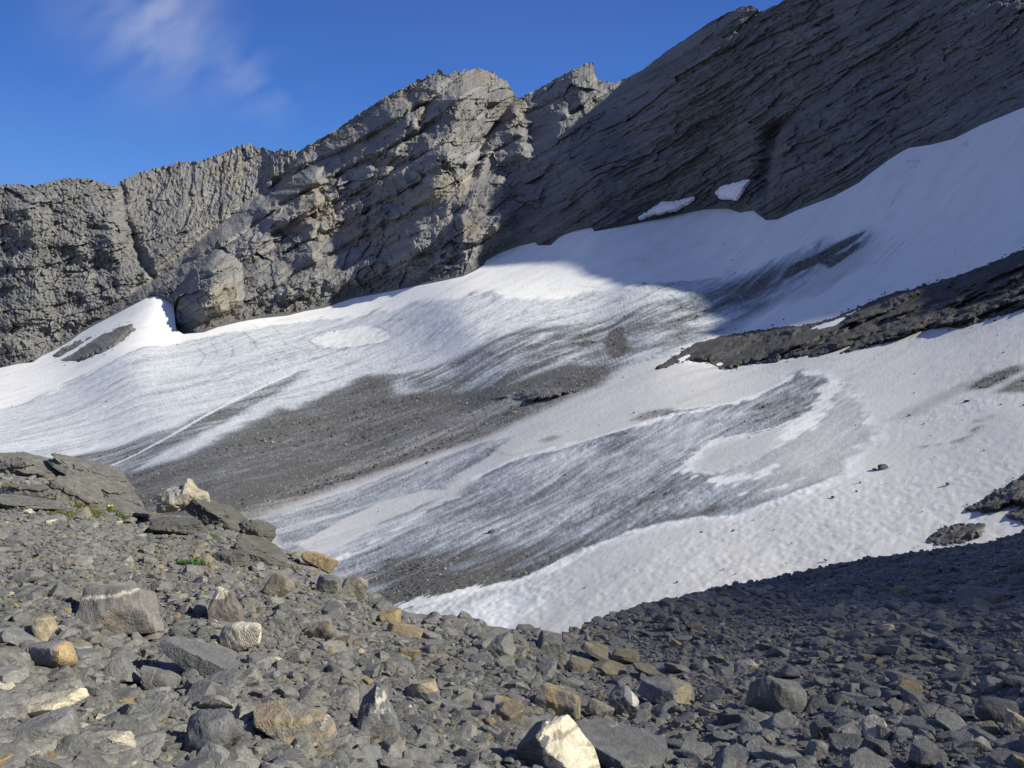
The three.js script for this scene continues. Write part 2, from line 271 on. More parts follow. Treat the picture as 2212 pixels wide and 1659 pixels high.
// ------------------------------------------------------------------ glacier
const plan = (px, py) => { const d = tps(px, py); return [(px - CX) / F * d, -d]; };
function zone(pts) { const P = pts.map(p => plan(p[0], p[1])); let x0 = 1e9, x1 = -1e9, y0 = 1e9, y1 = -1e9; for (const [x, y] of P) { x0 = Math.min(x0, x); x1 = Math.max(x1, x); y0 = Math.min(y0, y); y1 = Math.max(y1, y); } P.box = [x0, x1, y0, y1]; return P; }
function inZone(P, x, z, m) { const b = P.box; if (x < b[0] - m || x > b[1] + m || z < b[2] - m || z > b[3] + m) return m; return Math.min(m, segDist(x, z, P)); }
const Z = {
  cleanTop: zone([[-460, 860], [0, 880], [60, 868], [150, 820], [240, 780], [330, 745], [400, 738], [520, 710], [700, 682], [900, 652], [1020, 636], [1080, 634], [1110, 642], [1180, 640], [1260, 628], [1400, 612], [1480, 604], [1560, 598], [1640, 570], [1780, 520], [1900, 500], [1900, 560], [1780, 620], [1700, 650], [1620, 690], [1540, 735], [1440, 785], [1500, 790], [3500, 250], [3500, -400], [1200, 300], [300, 560], [-460, 700]]),
  debris: zone([[852, 811], [792, 812], [762, 830], [690, 856], [640, 884], [600, 882], [520, 925], [460, 960], [390, 990], [230, 1035], [150, 1090], [300, 1180], [560, 1122], [640, 1085], [760, 1043], [860, 1008], [960, 974], [1060, 942], [1130, 908], [1200, 878], [1285, 838], [1330, 800], [1300, 795], [1230, 790], [1150, 815], [1090, 840], [1040, 845], [1000, 850], [960, 850], [900, 850], [860, 852], [840, 835]]),
  mixed: zone([[850, 811], [930, 790], [1010, 760], [1100, 720], [1150, 708], [1250, 700], [1380, 660], [1470, 640], [1540, 615], [1640, 585], [1720, 560], [1865, 503], [1890, 520], [1800, 580], [1700, 640], [1600, 695], [1500, 745], [1440, 775], [1330, 802], [1290, 835], [1100, 855], [900, 870]]),
  streak: zone([[664, 800], [640, 803], [590, 828], [520, 862], [470, 880], [380, 922], [250, 965], [105, 990], [150, 1010], [260, 1035], [330, 990], [420, 945], [520, 895], [560, 870], [610, 845]]),
  dirtyIce: zone([[1800, 812], [1725, 800], [1660, 838], [1580, 868], [1450, 884], [1380, 915], [1210, 968], [1110, 992], [1030, 1030], [985, 1075], [930, 1095], [870, 1135], [790, 1180], [700, 1230], [760, 1330], [880, 1312], [960, 1292], [1060, 1272], [1170, 1240], [1270, 1192], [1400, 1146], [1500, 1130], [1600, 1114], [1700, 1078], [1800, 1042], [1845, 1022], [1855, 962], [1892, 950], [1862, 890], [1838, 840]]),
  lowerIce: zone([[560, 1125], [700, 1072], [860, 1020], [960, 985], [1040, 955], [1110, 940], [1060, 985], [1000, 1020], [940, 1080], [850, 1140], [720, 1220], [600, 1200]]),
  darkIce: zone([[800, 1255], [830, 1215], [900, 1195], [1050, 1185], [1180, 1190], [1290, 1165], [1420, 1120], [1560, 1090], [1700, 1060], [1640, 1090], [1420, 1142], [1290, 1185], [1180, 1232], [1060, 1268], [960, 1288], [870, 1302]]),
  darkTongue: zone([[800, 1285], [880, 1255], [980, 1238], [1090, 1236], [1150, 1232], [1100, 1252], [1020, 1272], [930, 1290], [850, 1300]]),
  isle: zone([[1480, 1015], [1500, 985], [1545, 955], [1600, 945], [1680, 925], [1760, 898], [1700, 948], [1640, 985], [1590, 1005], [1540, 1022]]),
  isle2: zone([[640, 1180], [720, 1130], [820, 1085], [920, 1058], [975, 1062], [900, 1095], [820, 1130], [740, 1180], [680, 1200]]),
  melt: zone([[1700, 940], [1760, 900], [1790, 850], [1800, 815], [1840, 840], [1865, 890], [1895, 950], [1850, 1000], [1840, 1030], [1700, 1060], [1640, 1085], [1580, 1100], [1640, 1040], [1560, 1045], [1660, 985]]),
  lowMix: zone([[840, 1318], [960, 1296], [1050, 1278], [1130, 1262], [1200, 1290], [1120, 1325], [1090, 1345], [1120, 1385], [950, 1410], [830, 1360]]),
  pond: zone([[676, 735], [700, 718], [760, 708], [800, 702], [850, 728], [815, 738], [760, 748], [700, 750]]),
  patchA: zone([[2120, 830], [2150, 805], [2190, 793], [2197, 802], [2160, 822], [2130, 836]]), patchB: zone([[2165, 845], [2190, 828], [2230, 806], [2290, 790], [2290, 840], [2212, 843]]),
  patchC: zone([[2010, 960], [2050, 935], [2090, 908], [2125, 902], [2118, 918], [2080, 945], [2045, 962]]), patchD: zone([[1930, 905], [2000, 868], [2080, 830], [2120, 818], [2060, 850], [1980, 895]]),
  patchE: zone([[1370, 905], [1400, 888], [1452, 883], [1430, 895], [1395, 905]]), patchF: zone([[1175, 948], [1190, 942], [1200, 945], [1185, 952]]),
  blotA: zone([[1310, 745], [1322, 715], [1336, 706], [1345, 715], [1350, 740], [1365, 752], [1345, 770], [1325, 775], [1312, 765]]), blotB: zone([[1235, 742], [1262, 736], [1285, 740], [1262, 748]]),
  blotC: zone([[1690, 605], [1700, 580], [1730, 565], [1790, 535], [1866, 502], [1840, 525], [1780, 560], [1730, 585]]), blotD: zone([[1780, 565], [1830, 545], [1850, 528], [1840, 550], [1800, 575]]),
  blue: zone([[1050, 552], [1300, 508], [1560, 470], [1640, 485], [1560, 520], [1400, 548], [1240, 555], [1100, 568]]),
};
const cracks = [
  [[1385, 612], [1415, 620], [1440, 628], [1455, 640], [1462, 655]], [[1505, 640], [1495, 652], [1508, 668], [1502, 690]], [[1360, 614], [1390, 622], [1420, 626]], [[1950, 348], [1985, 350], [1975, 370], [1950, 405], [1930, 440], [1905, 470]],
  [[670, 738], [690, 752], [740, 754], [800, 744], [860, 730]], [[570, 690], [600, 715], [620, 745], [660, 757], [760, 758]], [[545, 700], [575, 722], [590, 752], [640, 768]], [[520, 712], [548, 735], [560, 760], [600, 778]], [[480, 730], [505, 752], [500, 775], [470, 800]], [[455, 735], [470, 760], [460, 780]], [[420, 745], [445, 768], [430, 790]],
  [[1230, 615], [1300, 622], [1360, 628]], [[1200, 640], [1280, 648], [1350, 650]], [[1150, 655], [1240, 668], [1300, 670]], [[1050, 968], [1110, 985], [1180, 965], [1230, 950]], [[2085, 305], [2095, 320], [2060, 350], [2030, 372], [2010, 395]]
].map(l => l.map(p => plan(p[0], p[1])));
const whiteVein = [[640, 803], [575, 832], [520, 858], [455, 892], [380, 935], [300, 978], [180, 1024]].map(p => plan(p[0], p[1]));
const snowline = [[1470, 1030], [1700, 940], [1790, 850], [1850, 890], [1890, 950], [1840, 1025], [1700, 1080], [1500, 1132], [1270, 1195], [1060, 1275], [880, 1312]];

const rims = [[[[1478, 1022], [1488, 1000], [1505, 980], [1545, 951], [1620, 936], [1700, 914], [1752, 888]], 1.3], [[[1395, 912], [1450, 896], [1520, 884], [1580, 870], [1650, 846]], 1.5], [[[1700, 940], [1752, 902], [1785, 862], [1795, 825]], 1.9], [[[880, 1306], [960, 1288], [1060, 1270], [1170, 1238], [1270, 1190], [1340, 1160], [1440, 1128], [1510, 1128]], .8], [[[1500, 1030], [1560, 1040], [1620, 1030], [1680, 1008]], 1.2], [[[1600, 1070], [1680, 1052], [1740, 1030]], 1], [[[1030, 1032], [1100, 1000], [1200, 968], [1300, 942], [1375, 918]], 1.2]].map(([l, w]) => { const P = zone(l); P.box = [P.box[0] - 3, P.box[1] + 3, P.box[2] - 3, P.box[3] + 3]; return [P, w]; });
function glacierLook(x, z, d, px, py, out) {           // debris cover, ice or snow at a point of the plan, metres
  const f1 = (-.76 * x + .65 * z), f2 = (.65 * x + .76 * z);      // along and across the flow
  const bend = 10 * vn(f1 / 70, f2 / 50, 501), a = f1, b = f2 + bend;
  const wb = b + 1.6 * vn(f1 / 14, f2 / 5, 508), streak = .42 * vn(a / 46, wb / 5.5, 502) + .34 * vn(a / 17, wb / 1.9, 503) + .3 * vn(a / 6, wb / .9, 506), streakF = vn(a / 2.6, wb / .6, 504), grain = hash(fl(x * 97), fl(z * 89), 13) - .5;
  const med = fbm(x / 9, z / 9, 505, 4), soft = fbm(x / 2.2, z / 2.2, 507, 3);
  const edge = 3.2 * med + 1.5 * streak + .8 * soft;                // ragged boundaries
  const E = d / 160;
  let dirt = .06, ice = 0;
  const clean = inZone(Z.cleanTop, x, z, 30) + edge * E;
  const upper = sst(-1, 5, clean), isUpper = py < 1000 ? 1 : 0;
  // upper bare ice (left of the rock band) against the lower névé field on the right
  const lower = sst(-3, 3, -f2 - 150 + .0 * x);
  const dIce = inZone(Z.dirtyIce, x, z, 30) + edge * .55, lIce = inZone(Z.lowerIce, x, z, 20) + edge * .5, mel = inZone(Z.melt, x, z, 20) + edge * .5;
  const deb = inZone(Z.debris, x, z, 30) + edge * E * .8, mx = inZone(Z.mixed, x, z, 30) + edge * E, st = inZone(Z.streak, x, z, 20) + edge * E * .6;
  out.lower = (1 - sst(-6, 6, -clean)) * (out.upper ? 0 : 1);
  if (upper > 0 && out.upper) { ice = upper; dirt += upper * (.1 + .18 * sst(-.1, .6, streak) + .08 * soft + .16 * sst(.25, .8, vn(a / 24, wb / .85, 513))); }
  if (deb < 8) dirt += .86 * sst(5, -5, deb) * (.86 + .2 * med + .25 * Math.min(0, streak + .25));
  if (mx < 10) { ice = Math.max(ice, sst(4, -4, mx)); dirt += sst(5, -6, mx) * (.39 + .4 * streak + .36 * med); }
  if (st < 6) dirt += sst(2.5, -3, st) * (.48 + .36 * streak + .2 * med);
  if (dIce < 4) { ice = Math.max(ice, sst(1.5, -1.5, dIce)); dirt += sst(1.5, -1.5, dIce) * (.42 + .26 * streak + .18 * med + .18 * streakF); }
  if (lIce < 3) { ice = Math.max(ice, sst(1.5, -1.5, lIce)); dirt += sst(1.5, -1.5, lIce) * (.33 + .26 * streak + .12 * streakF); }
  const lm = inZone(Z.lowMix, x, z, 8) + edge * .5; if (lm < 2) { ice = Math.max(ice, .6 * sst(1.5, -1.5, lm)); dirt += sst(1.5, -1.5, lm) * (.2 + .3 * streak + .25 * med); }
  const dk = inZone(Z.darkIce, x, z, 10) + edge * .7, tg = inZone(Z.darkTongue, x, z, 8) + edge * .5;
  if (dk < 3) dirt += sst(3, -3, dk) * (.42 + .22 * streak + .1 * streakF);
  if (tg < 2) dirt += sst(2, -2, tg) * .45;
  if (mel < 2) { const k = sst(1, -2, mel), w = sst(-.12, .3, streak + .5 * med); dirt = mix(dirt, w > .5 ? .02 : .36, k * .75); ice = mix(ice, .4, k); }
  const is = Math.min(inZone(Z.isle, x, z, 10), inZone(Z.isle2, x, z, 10)) + edge * .35;
  if (is < 2) { const k = sst(.3, -.5, is); dirt = mix(dirt, .06, k); ice = mix(ice, 0, k); }
  // fresh white melt rim where névé ends on ice
  const rim = Math.min(Math.abs(dIce), Math.abs(is + .4));
  if (rim < 1.4 && dIce < 1.4) dirt = mix(dirt, -.1, sst(1.4, .5, rim) * sst(-.4, .05, med + soft * .5));
  const pd = inZone(Z.pond, x, z, 12) + edge * .5; if (pd < 5) { const e = pd + 3.5 * vn(x / 3, z / 6, 531) + 2 * soft; dirt = mix(dirt, .06 + .14 * sst(.1, .6, vn(x / 1.6, z / 9, 532)), .8 * sst(1.5, -2, e)); ice = mix(ice, .1, sst(1.5, -1.5, e)); if (Math.abs(pd - 2) < .9) dirt += .12; }
  for (const [k, w] of [['patchA', .8], ['patchB', .8], ['patchC', .75], ['patchD', .28], ['patchE', .6], ['patchF', .6], ['blotA', .75], ['blotB', .75], ['blotC', .95], ['blotD', .85]]) { const q = inZone(Z[k], x, z, 8) - (k.startsWith('patch') ? .8 : 0) + edge * .4 * Math.max(1, E); if (q < 1.5) dirt += w * sst(1.2, -1, q) * (k === 'patchC' ? sst(-.3, .2, soft + streak) : 1); }
  const wv = lineDist(x, z, whiteVein); if (wv < 1.6) dirt = mix(dirt, .02, sst(1.3, .5, wv + .5 * soft));
  for (const l of cracks) { if (Math.abs(x - l[0][0]) > 60 || Math.abs(z - l[0][1]) > 110) continue; const q = lineDist(x + 1.2 * soft, z + 1.2 * soft, l); if (q < 1) dirt += .2 * sst(.7, .2, q) * sst(-.6, .1, med + soft); }
  for (const [l, w] of rims) { const bx = l.box; if (x < bx[0] || x > bx[1] || z < bx[2] || z > bx[3]) continue; const q = lineDist(x, z, l) + 1.5 * med + 1.2 * soft + .8 * streakF; if (q < w) { const k = .8 * sst(w, w * .4, q); dirt = mix(dirt, -.06, k); ice = mix(ice, 0, k); out.lower *= 1 - k; } }
  // grit scattered on the névé
  dirt += .065 * streak + .05 * soft + .07 * sst(0, .7, med) + (out.lower ? .1 * sst(.15, .7, vn(a / 60, wb / 2.2, 512)) : 0) + .05 * sst(.2, .8, vn(a / 40, b / 4, 511));
  out.dirt = dirt; out.ice = ice; out.grain = grain; out.streakF = streakF; out.soft = soft;
}
const glacierOut = {};
{
  const C = columns(2.2), rows = 480, pos = new Float32Array(C.length * rows * 3), col = new Float32Array(C.length * rows * 3);
  const bottom = curve([[-450, 1230], [0, 1220], [300, 1320], [600, 1470], [800, 1570], [950, 1600], [1250, 1600], [1500, 1560], [2212, 1400], [3400, 1340]]);
  const o3 = glacierOut;
  C.forEach((px, c) => {
    const y0 = baseLine(px), y1 = bottom(px), yS = Math.max(y0 + 12, baseSoft(px) + 75);
    for (let r = 0; r < rows; r++) {
      const o = (c * rows + r) * 3, py = r < 70 ? mix(y0, yS, r / 70) : mix(yS, y1, (r - 70) / (rows - 71)), d = tps(px, py), p = at(px, py, d), x = p[0], z = p[2];
      o3.upper = py < 1045 - (px - 200) * .42 + 190 && !(px > 1500 && py > 700);
      glacierLook(x, z, d, px, py, o3);
      const sp = d * 2.2 / F * 1.6; let h = 0; const cups = .3 + .9 * sst(-.5, .7, fbm(x / 14, z / 9, 527, 3));           // melt cups and ice roughness, only what the mesh can carry
      for (const [L, A, s] of [[.4, .026, 520], [.75, .022, 521], [1.6, .018, 522], [3.4, .025, 523], [8, .06, 524], [20, .2, 525]]) { const w = sst(sp * .9, sp * 2.2, L); if (w > 0) h += w * A * (L < 3 ? cups : 1) * vn(x / L, z / L * .8, s) * (L < 5 ? 1 + .9 * o3.ice : 1); }
      h += (o3.dirt > .55 ? .5 : .2) * (hash(c, r, 533) - .5) * sp * .35 + (.02 + .05 * o3.ice) * o3.streakF * Math.min(1, d / 200);
      if (r > 2) { p[1] += h; }
      pos[o] = p[0]; pos[o + 1] = p[1]; pos[o + 2] = p[2];
      let k = o3.dirt; k = k + (k > .1 ? 1 : .5) * o3.grain * .26 * Math.min(1, .25 + k * 1.6);
      const q = clamp(k, 0, 1), rubble = sst(.56, .98, q), film = Math.min(1, Math.max(0, q) * 1.6);
      const ic = o3.ice;
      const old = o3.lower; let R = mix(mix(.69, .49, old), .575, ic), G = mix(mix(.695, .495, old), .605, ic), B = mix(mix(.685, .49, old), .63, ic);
      R = mix(R, mix(.28, .17, ic), film); G = mix(G, mix(.275, .188, ic), film); B = mix(B, mix(.265, .21, ic), film);
      const sp2 = .078 * (1 + .6 * o3.grain) + (hash(c * 3, r * 5, 544) > .97 ? .16 : 0);
      R = mix(R, sp2 * 1.03, rubble); G = mix(G, sp2, rubble); B = mix(B, sp2 * .93, rubble);
      col[o] = R; col[o + 1] = G; col[o + 2] = B;
    }
  });
  struct(new THREE.Mesh(gridGeometry(C.length, rows, pos, col, null, true), new THREE.MeshStandardMaterial({ vertexColors: true, roughness: .85 })), 'glacier');
}
{ // the valley floor and the country beyond, to the horizon
  const g = new THREE.CircleGeometry(8000, 48); g.rotateX(-Math.PI / 2); g.translate(0, -75, 0);
  struct(new THREE.Mesh(g, new THREE.MeshStandardMaterial({ color: new THREE.Color().setRGB(.2, .2, .18), roughness: 1 })), 'ground');
}

// ------------------------------------------------------------------ rock outcrops in the snow, snow patches in the wall
function blister(poly, step, depthAt, rise, jag, look, mat) {     // a body that swells out of the surface inside an outline
  let x0 = 1e9, x1 = -1e9, y0 = 1e9, y1 = -1e9; for (const [x, y] of poly) { x0 = Math.min(x0, x); x1 = Math.max(x1, x); y0 = Math.min(y0, y); y1 = Math.max(y1, y); }
  x0 -= 12; x1 += 12; y0 -= 12; y1 += 12;
  const nc = Math.ceil((x1 - x0) / step) + 1, nr = Math.ceil((y1 - y0) / step) + 1, pos = new Float32Array(nc * nr * 3), col = new Float32Array(nc * nr * 3), keep = new Uint8Array(nc * nr);
  for (let c = 0; c < nc; c++) for (let r = 0; r < nr; r++) {
    const px = x0 + c * step, py = y0 + r * step, o = (c * nr + r) * 3, s = -segDist(px, py, poly) + jag * (vn(px / 9, py / 7, 611) + .6 * vn(px / 4, py / 3.4, 612));
    keep[c * nr + r] = s > -step * 1.6 && segDist(px, py, poly) < 4 ? 1 : 0;
    const d = depthAt(px, py), h = rise(px, py, s, d), p = at(px, py, d - h);
    pos[o] = p[0]; pos[o + 1] = p[1]; pos[o + 2] = p[2];
    look(px, py, s, col, o, c, r);
  }
  const mark = new Int32Array(nc * nr), size = [0]; let best = 0;
  for (let i = 0; i < nc * nr; i++) if (keep[i] && !mark[i]) { const id = size.length, st = [i]; mark[i] = id; let n = 0; while (st.length) { const v = st.pop(), c = fl(v / nr), r = v % nr; n++; for (const [a, b] of [[1, 0], [-1, 0], [0, 1], [0, -1]]) { const C = c + a, R = r + b, w = C * nr + R; if (C >= 0 && C < nc && R >= 0 && R < nr && keep[w] && !mark[w]) { mark[w] = id; st.push(w); } } } size.push(n); if (n > size[best]) best = id; }
  for (let i = 0; i < nc * nr; i++) if (mark[i] !== best) keep[i] = 0;
  return new THREE.Mesh(gridGeometry(nc, nr, pos, col, keep), mat);
}
const rockMat = new THREE.MeshStandardMaterial({ vertexColors: true, roughness: .92 });
const darkRock = (tone, warm) => (px, py, s, col, o, c, r) => {
  const S = .42 * px + .9 * py, A = .9 * px - .42 * py; let v = tone * (1 + .6 * fbm(A / 30, S / 7, 621, 4) + .5 * (hash(c, r, 3) - .5));
  const k = warm * sst(.1, .6, fbm(A / 50, S / 18, 625, 3)); if (hash(c, r, 31) > .98) v *= 2.2;
  col[o] = v * (1.02 + .2 * k); col[o + 1] = v * (1 + .08 * k); col[o + 2] = v * (.97 - .1 * k);
};
const slabRise = amp => (px, py, s, d) => { const S = .42 * px + .9 * py, A = .9 * px - .42 * py, e = d / F * (amp > 20 ? 1.9 : 1); return s <= 0 ? Math.max(-2, s * e * 1.5) : e * (amp * (1 - Math.exp(-s / 9)) * (1 + .3 * facet(A / 60, S / 26, 631)) + Math.min(1, s / 8) * (20 * facet(A / 150, S / 22, 630) + 14 * facet(A / 64, S / 12, 632) + 8 * facet(A / 28, S / 7, 633) + 3 * facet(A / 11, S / 4, 634) + 5 * (hash(fl(S / 11 + .5 * vn(A / 40, 2.2, 636)), 3, 637) - .5))); };
const outcrops = [
  [[[1409, 798], [1450, 772], [1500, 745], [1560, 728], [1640, 716], [1681, 710], [1740, 703], [1800, 690], [1880, 655], [1919, 637], [1960, 628], [2050, 603], [2130, 574], [2212, 540], [2420, 455], [2650, 350], [2900, 255], [2900, 390], [2650, 480], [2420, 590], [2212, 666], [2130, 690], [2081, 709], [2030, 707], [1977, 719], [1925, 738], [1862, 752], [1808, 769], [1770, 778], [1735, 774], [1689, 775], [1678, 787], [1620, 783], [1580, 797], [1555, 796], [1525, 780], [1480, 780], [1440, 795]], 1.7, 26, 2.2, .034, .8, 'long band of dark rock cutting across the right snowfield'],
  [[[115, 768], [132, 781], [175, 779], [220, 763], [255, 745], [292, 711], [285, 701], [230, 715], [180, 735], [140, 750]], 2.2, 14, 2.5, .11, .2, 'grey rock island in the snow below the left cliff'],
  [[[1062, 861], [1100, 848], [1140, 842], [1177, 838], [1225, 838], [1277, 833], [1262, 843], [1223, 853], [1195, 862], [1143, 867], [1105, 863]], 1.6, 26, 2, .085, .3, 'small dark rock rib at the edge of the debris and white snow'],
  [[[2005, 1168], [2030, 1147], [2070, 1136], [2125, 1134], [2116, 1155], [2080, 1168], [2030, 1173]], 2, 9, 3, .055, .2, 'oval dark rock patch in the snow just above the right scree'],
  [[[2085, 1099], [2120, 1085], [2150, 1063], [2212, 1028], [2330, 985], [2480, 960], [2560, 1000], [2440, 1050], [2330, 1080], [2212, 1092], [2188, 1086], [2150, 1102], [2110, 1104]], 2, 18, 3, .055, .2, 'pointed dark rock jutting into the snow at the right edge'],
  [[[2178, 1114], [2212, 1098], [2330, 1085], [2420, 1095], [2390, 1120], [2330, 1128], [2212, 1126]], 2, 9, 2, .055, .2, 'thin dark rock sliver lowest at the right edge of the snow'],
];
for (const [poly, step, amp, jag, tone, warm, label] of outcrops) thing(blister(poly, step, tps, slabRise(amp), jag, darkRock(tone, warm), rockMat), 'rock_outcrop', label, 'rock outcrop');
{
  const snowMat = new THREE.MeshStandardMaterial({ vertexColors: true, roughness: .85 });
  const white = (px, py, s, col, o, c, r) => { const v = .76 * (1 + .06 * vn(px / 6, py / 3, 641)); col[o] = v; col[o + 1] = v * .985; col[o + 2] = v * .97; };
  const smoothWall = (px, py) => { let m = 1e9; for (let a = -3; a <= 3; a++) for (let b = -2; b <= 2; b++) m = Math.min(m, mountainDepth(px + a * 5, py + b * 4)); return m - .8; };
  for (const [poly, label] of [[[[1549, 417], [1560, 407], [1590, 399], [1616, 391], [1606, 405], [1600, 417], [1590, 429], [1560, 426]], 'squarish snow patch high in the dark wall'], [[[1383, 471], [1410, 455], [1432, 440], [1462, 437], [1497, 429], [1480, 441], [1460, 452], [1430, 459], [1405, 464]], 'slanting sliver of snow at the foot of the dark wall']])
    thing(blister(poly.flatMap((p, i) => { const q = poly[(i + 1) % poly.length], n = 5; return Array.from({ length: n }, (_, k) => [mix(p[0], q[0], k / n) + (k ? 2.4 * (hash(i, k, 651) - .5) : 0), mix(p[1], q[1], k / n) + (k ? 3 * (hash(i, k, 652) - .5) : 0)]); }), 2, smoothWall, (px, py, s, d) => s < 0 ? s * .5 : 1 + .3 * vn(px / 12, py / 8, 645), 0, white, snowMat), 'snow_patch', label, 'snow patch');
}

// ------------------------------------------------------------------ foreground moraine
const crestY = curve([[-400, 975], [0, 1000], [150, 1030], [300, 1110], [440, 1125], [590, 1180], [650, 1205], [720, 1240], [800, 1300], [900, 1345], [1000, 1368], [1110, 1392], [1170, 1395], [1250, 1372], [1330, 1340], [1500, 1290], [1700, 1247], [1850, 1215], [2000, 1195], [2130, 1178], [2212, 1150], [2700, 1060]]);
const crestD = curve([[-400, 21], [0, 19], [300, 17], [440, 16], [590, 14], [720, 13], [800, 12], [900, 11], [1110, 10.5], [1170, 11], [1250, 13.5], [1400, 18], [1700, 25], [2212, 32], [2700, 34]]);
function groundY(x, z) {
  const rho = Math.hypot(x, z), c = Math.max(.42, -z / Math.max(rho, 1e-6)), d = rho * c, px = CX + F * clamp(z < 0 ? x / -z : Math.sign(x) * 9, -1, 1) ;
  const dc = crestD(px), vc = (CY - crestY(px)) / F, A = vc + 1.6 / dc; let y = A * d - 1.6; const e = d - dc;
  if (e > 0) y -= e < 4 ? .06 * e * e : e < 16 ? .96 + .48 * (e - 4) : 6.72 + .2 * (e - 16);
  const fade = sst(1.5, 4, d) * mix(1, .55, sst(8, 25, d));
  return y + fade * (.09 * vn(x / 1.7, z / 1.7, 701) + .04 * vn(x / .6, z / .6, 702)) + .015 * vn(x / .2, z / .2, 703);
}
function groundHit(px, py) {
  const v = (CY - py) / F, u = (px - CX) / F, dc = crestD(px); let d0 = 1.2, g0 = groundY(u * d0, -d0) - v * d0;
  for (let d = 1.5; d < dc + 4; d *= 1.03) { const g = groundY(u * d, -d) - v * d; if (g > 0 && g0 <= 0 || g >= 0 && d === 1.5) { const t = g0 / (g0 - g); const e = mix(d0, d, clamp(t, 0, 1)); return [u * e, groundY(u * e, -e), -e]; } d0 = d; g0 = g; }
  return null;
}
{
  const az = []; for (let a = -52; a <= 52; a += .32) az.push(a); for (let a = 53; a < 110; a += 1) az.push(a); for (let a = 110; a < 250; a += 6) az.push(a); for (let a = 250; a < 308; a += 1) az.push(a); az.push(308);
  const rad = []; for (let r = .25; r < 75; r *= 1.028) rad.push(r);
  const n = az.length, m = rad.length, pos = new Float32Array(n * m * 3), col = new Float32Array(n * m * 3);
  az.forEach((a, c) => rad.forEach((r, k) => {
    const x = Math.sin(a * Math.PI / 180) * r, z = -Math.cos(a * Math.PI / 180) * r, o = (c * m + k) * 3;
    pos[o] = x; pos[o + 1] = groundY(x, z) + .02 * (hash(c, k, 5) - .5) * Math.min(1, r / 8); pos[o + 2] = z;
    const v = .13 * (1 + .35 * fbm(x / .5, z / .5, 711, 4) + .4 * (hash(c, k, 9) - .5)); col[o] = v * 1.03; col[o + 1] = v; col[o + 2] = v * .95;
  }));
  struct(new THREE.Mesh(gridGeometry(n, m, pos, col), new THREE.MeshStandardMaterial({ vertexColors: true, roughness: 1 })), 'moraine');
}

// ------------------------------------------------------------------ stone shapes and materials
function stoneShape(seed, dims, detail, chips, o = {}) {           // a block bounded by random fracture planes
  const rnd = mulberry(seed), P = [], N3 = () => { const v = new THREE.Vector3(rnd() * 2 - 1, rnd() * 2 - 1, rnd() * 2 - 1); return v.normalize(); }, sharp = o.sharp ?? 22, skew = o.skew ?? .28;
  for (const [a, s] of [[0, 1], [0, -1], [1, 1], [1, -1], [2, 1], [2, -1]]) { const n = new THREE.Vector3().setComponent(a, s).addScaledVector(N3(), skew * (a === 1 ? .6 : 1)).normalize(); P.push([n, dims[a] * (.82 + .3 * rnd())]); }
  for (let k = 0; k < chips; k++) { const n = N3(); if (k < 4) n.y = Math.abs(n.y) * .7; n.normalize(); const ext = Math.hypot(n.x * dims[0], n.y * dims[1], n.z * dims[2]); P.push([n, ext * (.80 + .28 * rnd())]); }
  let g = new THREE.IcosahedronGeometry(1, detail); g.deleteAttribute('uv'); g.deleteAttribute('normal'); g = mergeVertices(g, 1e-5);
  const p = g.attributes.position, v = new THREE.Vector3(), D = new THREE.Vector3(), bump = o.bump ?? .035, m = Math.min(...dims);
  for (let i = 0; i < p.count; i++) {
    v.fromBufferAttribute(p, i); D.set(v.x * dims[0], v.y * dims[1], v.z * dims[2]).normalize();
    let s = 0; for (const [n, d] of P) { const t = n.dot(D) / d; if (t > 0) s += Math.pow(t, sharp); }
    let r = Math.pow(s, -1 / sharp); const q = D.clone().multiplyScalar(r / m);
    r += m * bump * (facet(q.x * 2.3 + q.y, q.z * 2.3 - q.y * .8, seed) + .6 * facet(q.x * 5 + q.y * 2, q.z * 5 + q.y * 3, seed + 1));
    if (o.layers) { const w = D.y * r / m * o.layers + .35 * vn(q.x * 1.5, q.z * 1.5, seed + 3), f = w - fl(w); r *= 1 + .13 * (hash(fl(w), 1, seed) - .5) - (f > .85 ? .05 : 0); }
    p.setXYZ(i, D.x * r, D.y * r, D.z * r);
  }
  g = toCreasedNormals(g, .42);
  const q = g.attributes.position, uv = new Float32Array(q.count * 2), k = o.tex ?? 1, A = new THREE.Vector3(), B = new THREE.Vector3(), C = new THREE.Vector3(), off = seed * .37 % 7;
  for (let i = 0; i < q.count; i += 3) {              // box mapping, face by face
    A.fromBufferAttribute(q, i); B.fromBufferAttribute(q, i + 1).sub(A); C.fromBufferAttribute(q, i + 2).sub(A); B.cross(C);
    const x = Math.abs(B.x), y = Math.abs(B.y), z = Math.abs(B.z), m = x > y && x > z ? 0 : y > z ? 1 : 2;
    for (let j = i; j < i + 3; j++) { uv[2 * j] = (m === 0 ? q.getZ(j) : q.getX(j)) * k + off; uv[2 * j + 1] = (m === 1 ? q.getZ(j) : q.getY(j)) * k + off * 1.7; }
  }
  g.setAttribute('uv', new THREE.BufferAttribute(uv, 2));
  return g;
}
function grainTexture(size, fn, srgb) {
  const d = new Uint8Array(size * size * 4);
  for (let j = 0; j < size; j++) for (let i = 0; i < size; i++) { const v = fn(i / size, j / size, i, j), o = (j * size + i) * 4; for (let k = 0; k < 3; k++) d[o + k] = clamp(Math.round(255 * (Array.isArray(v) ? v[k] : v)), 0, 255); d[o + 3] = 255; }
  const t = new THREE.DataTexture(d, size, size); t.wrapS = t.wrapT = THREE.RepeatWrapping; t.magFilter = THREE.LinearFilter; t.minFilter = THREE.LinearMipmapLinearFilter; t.generateMipmaps = true; if (srgb) t.colorSpace = THREE.SRGBColorSpace; t.needsUpdate = true; return t;
}
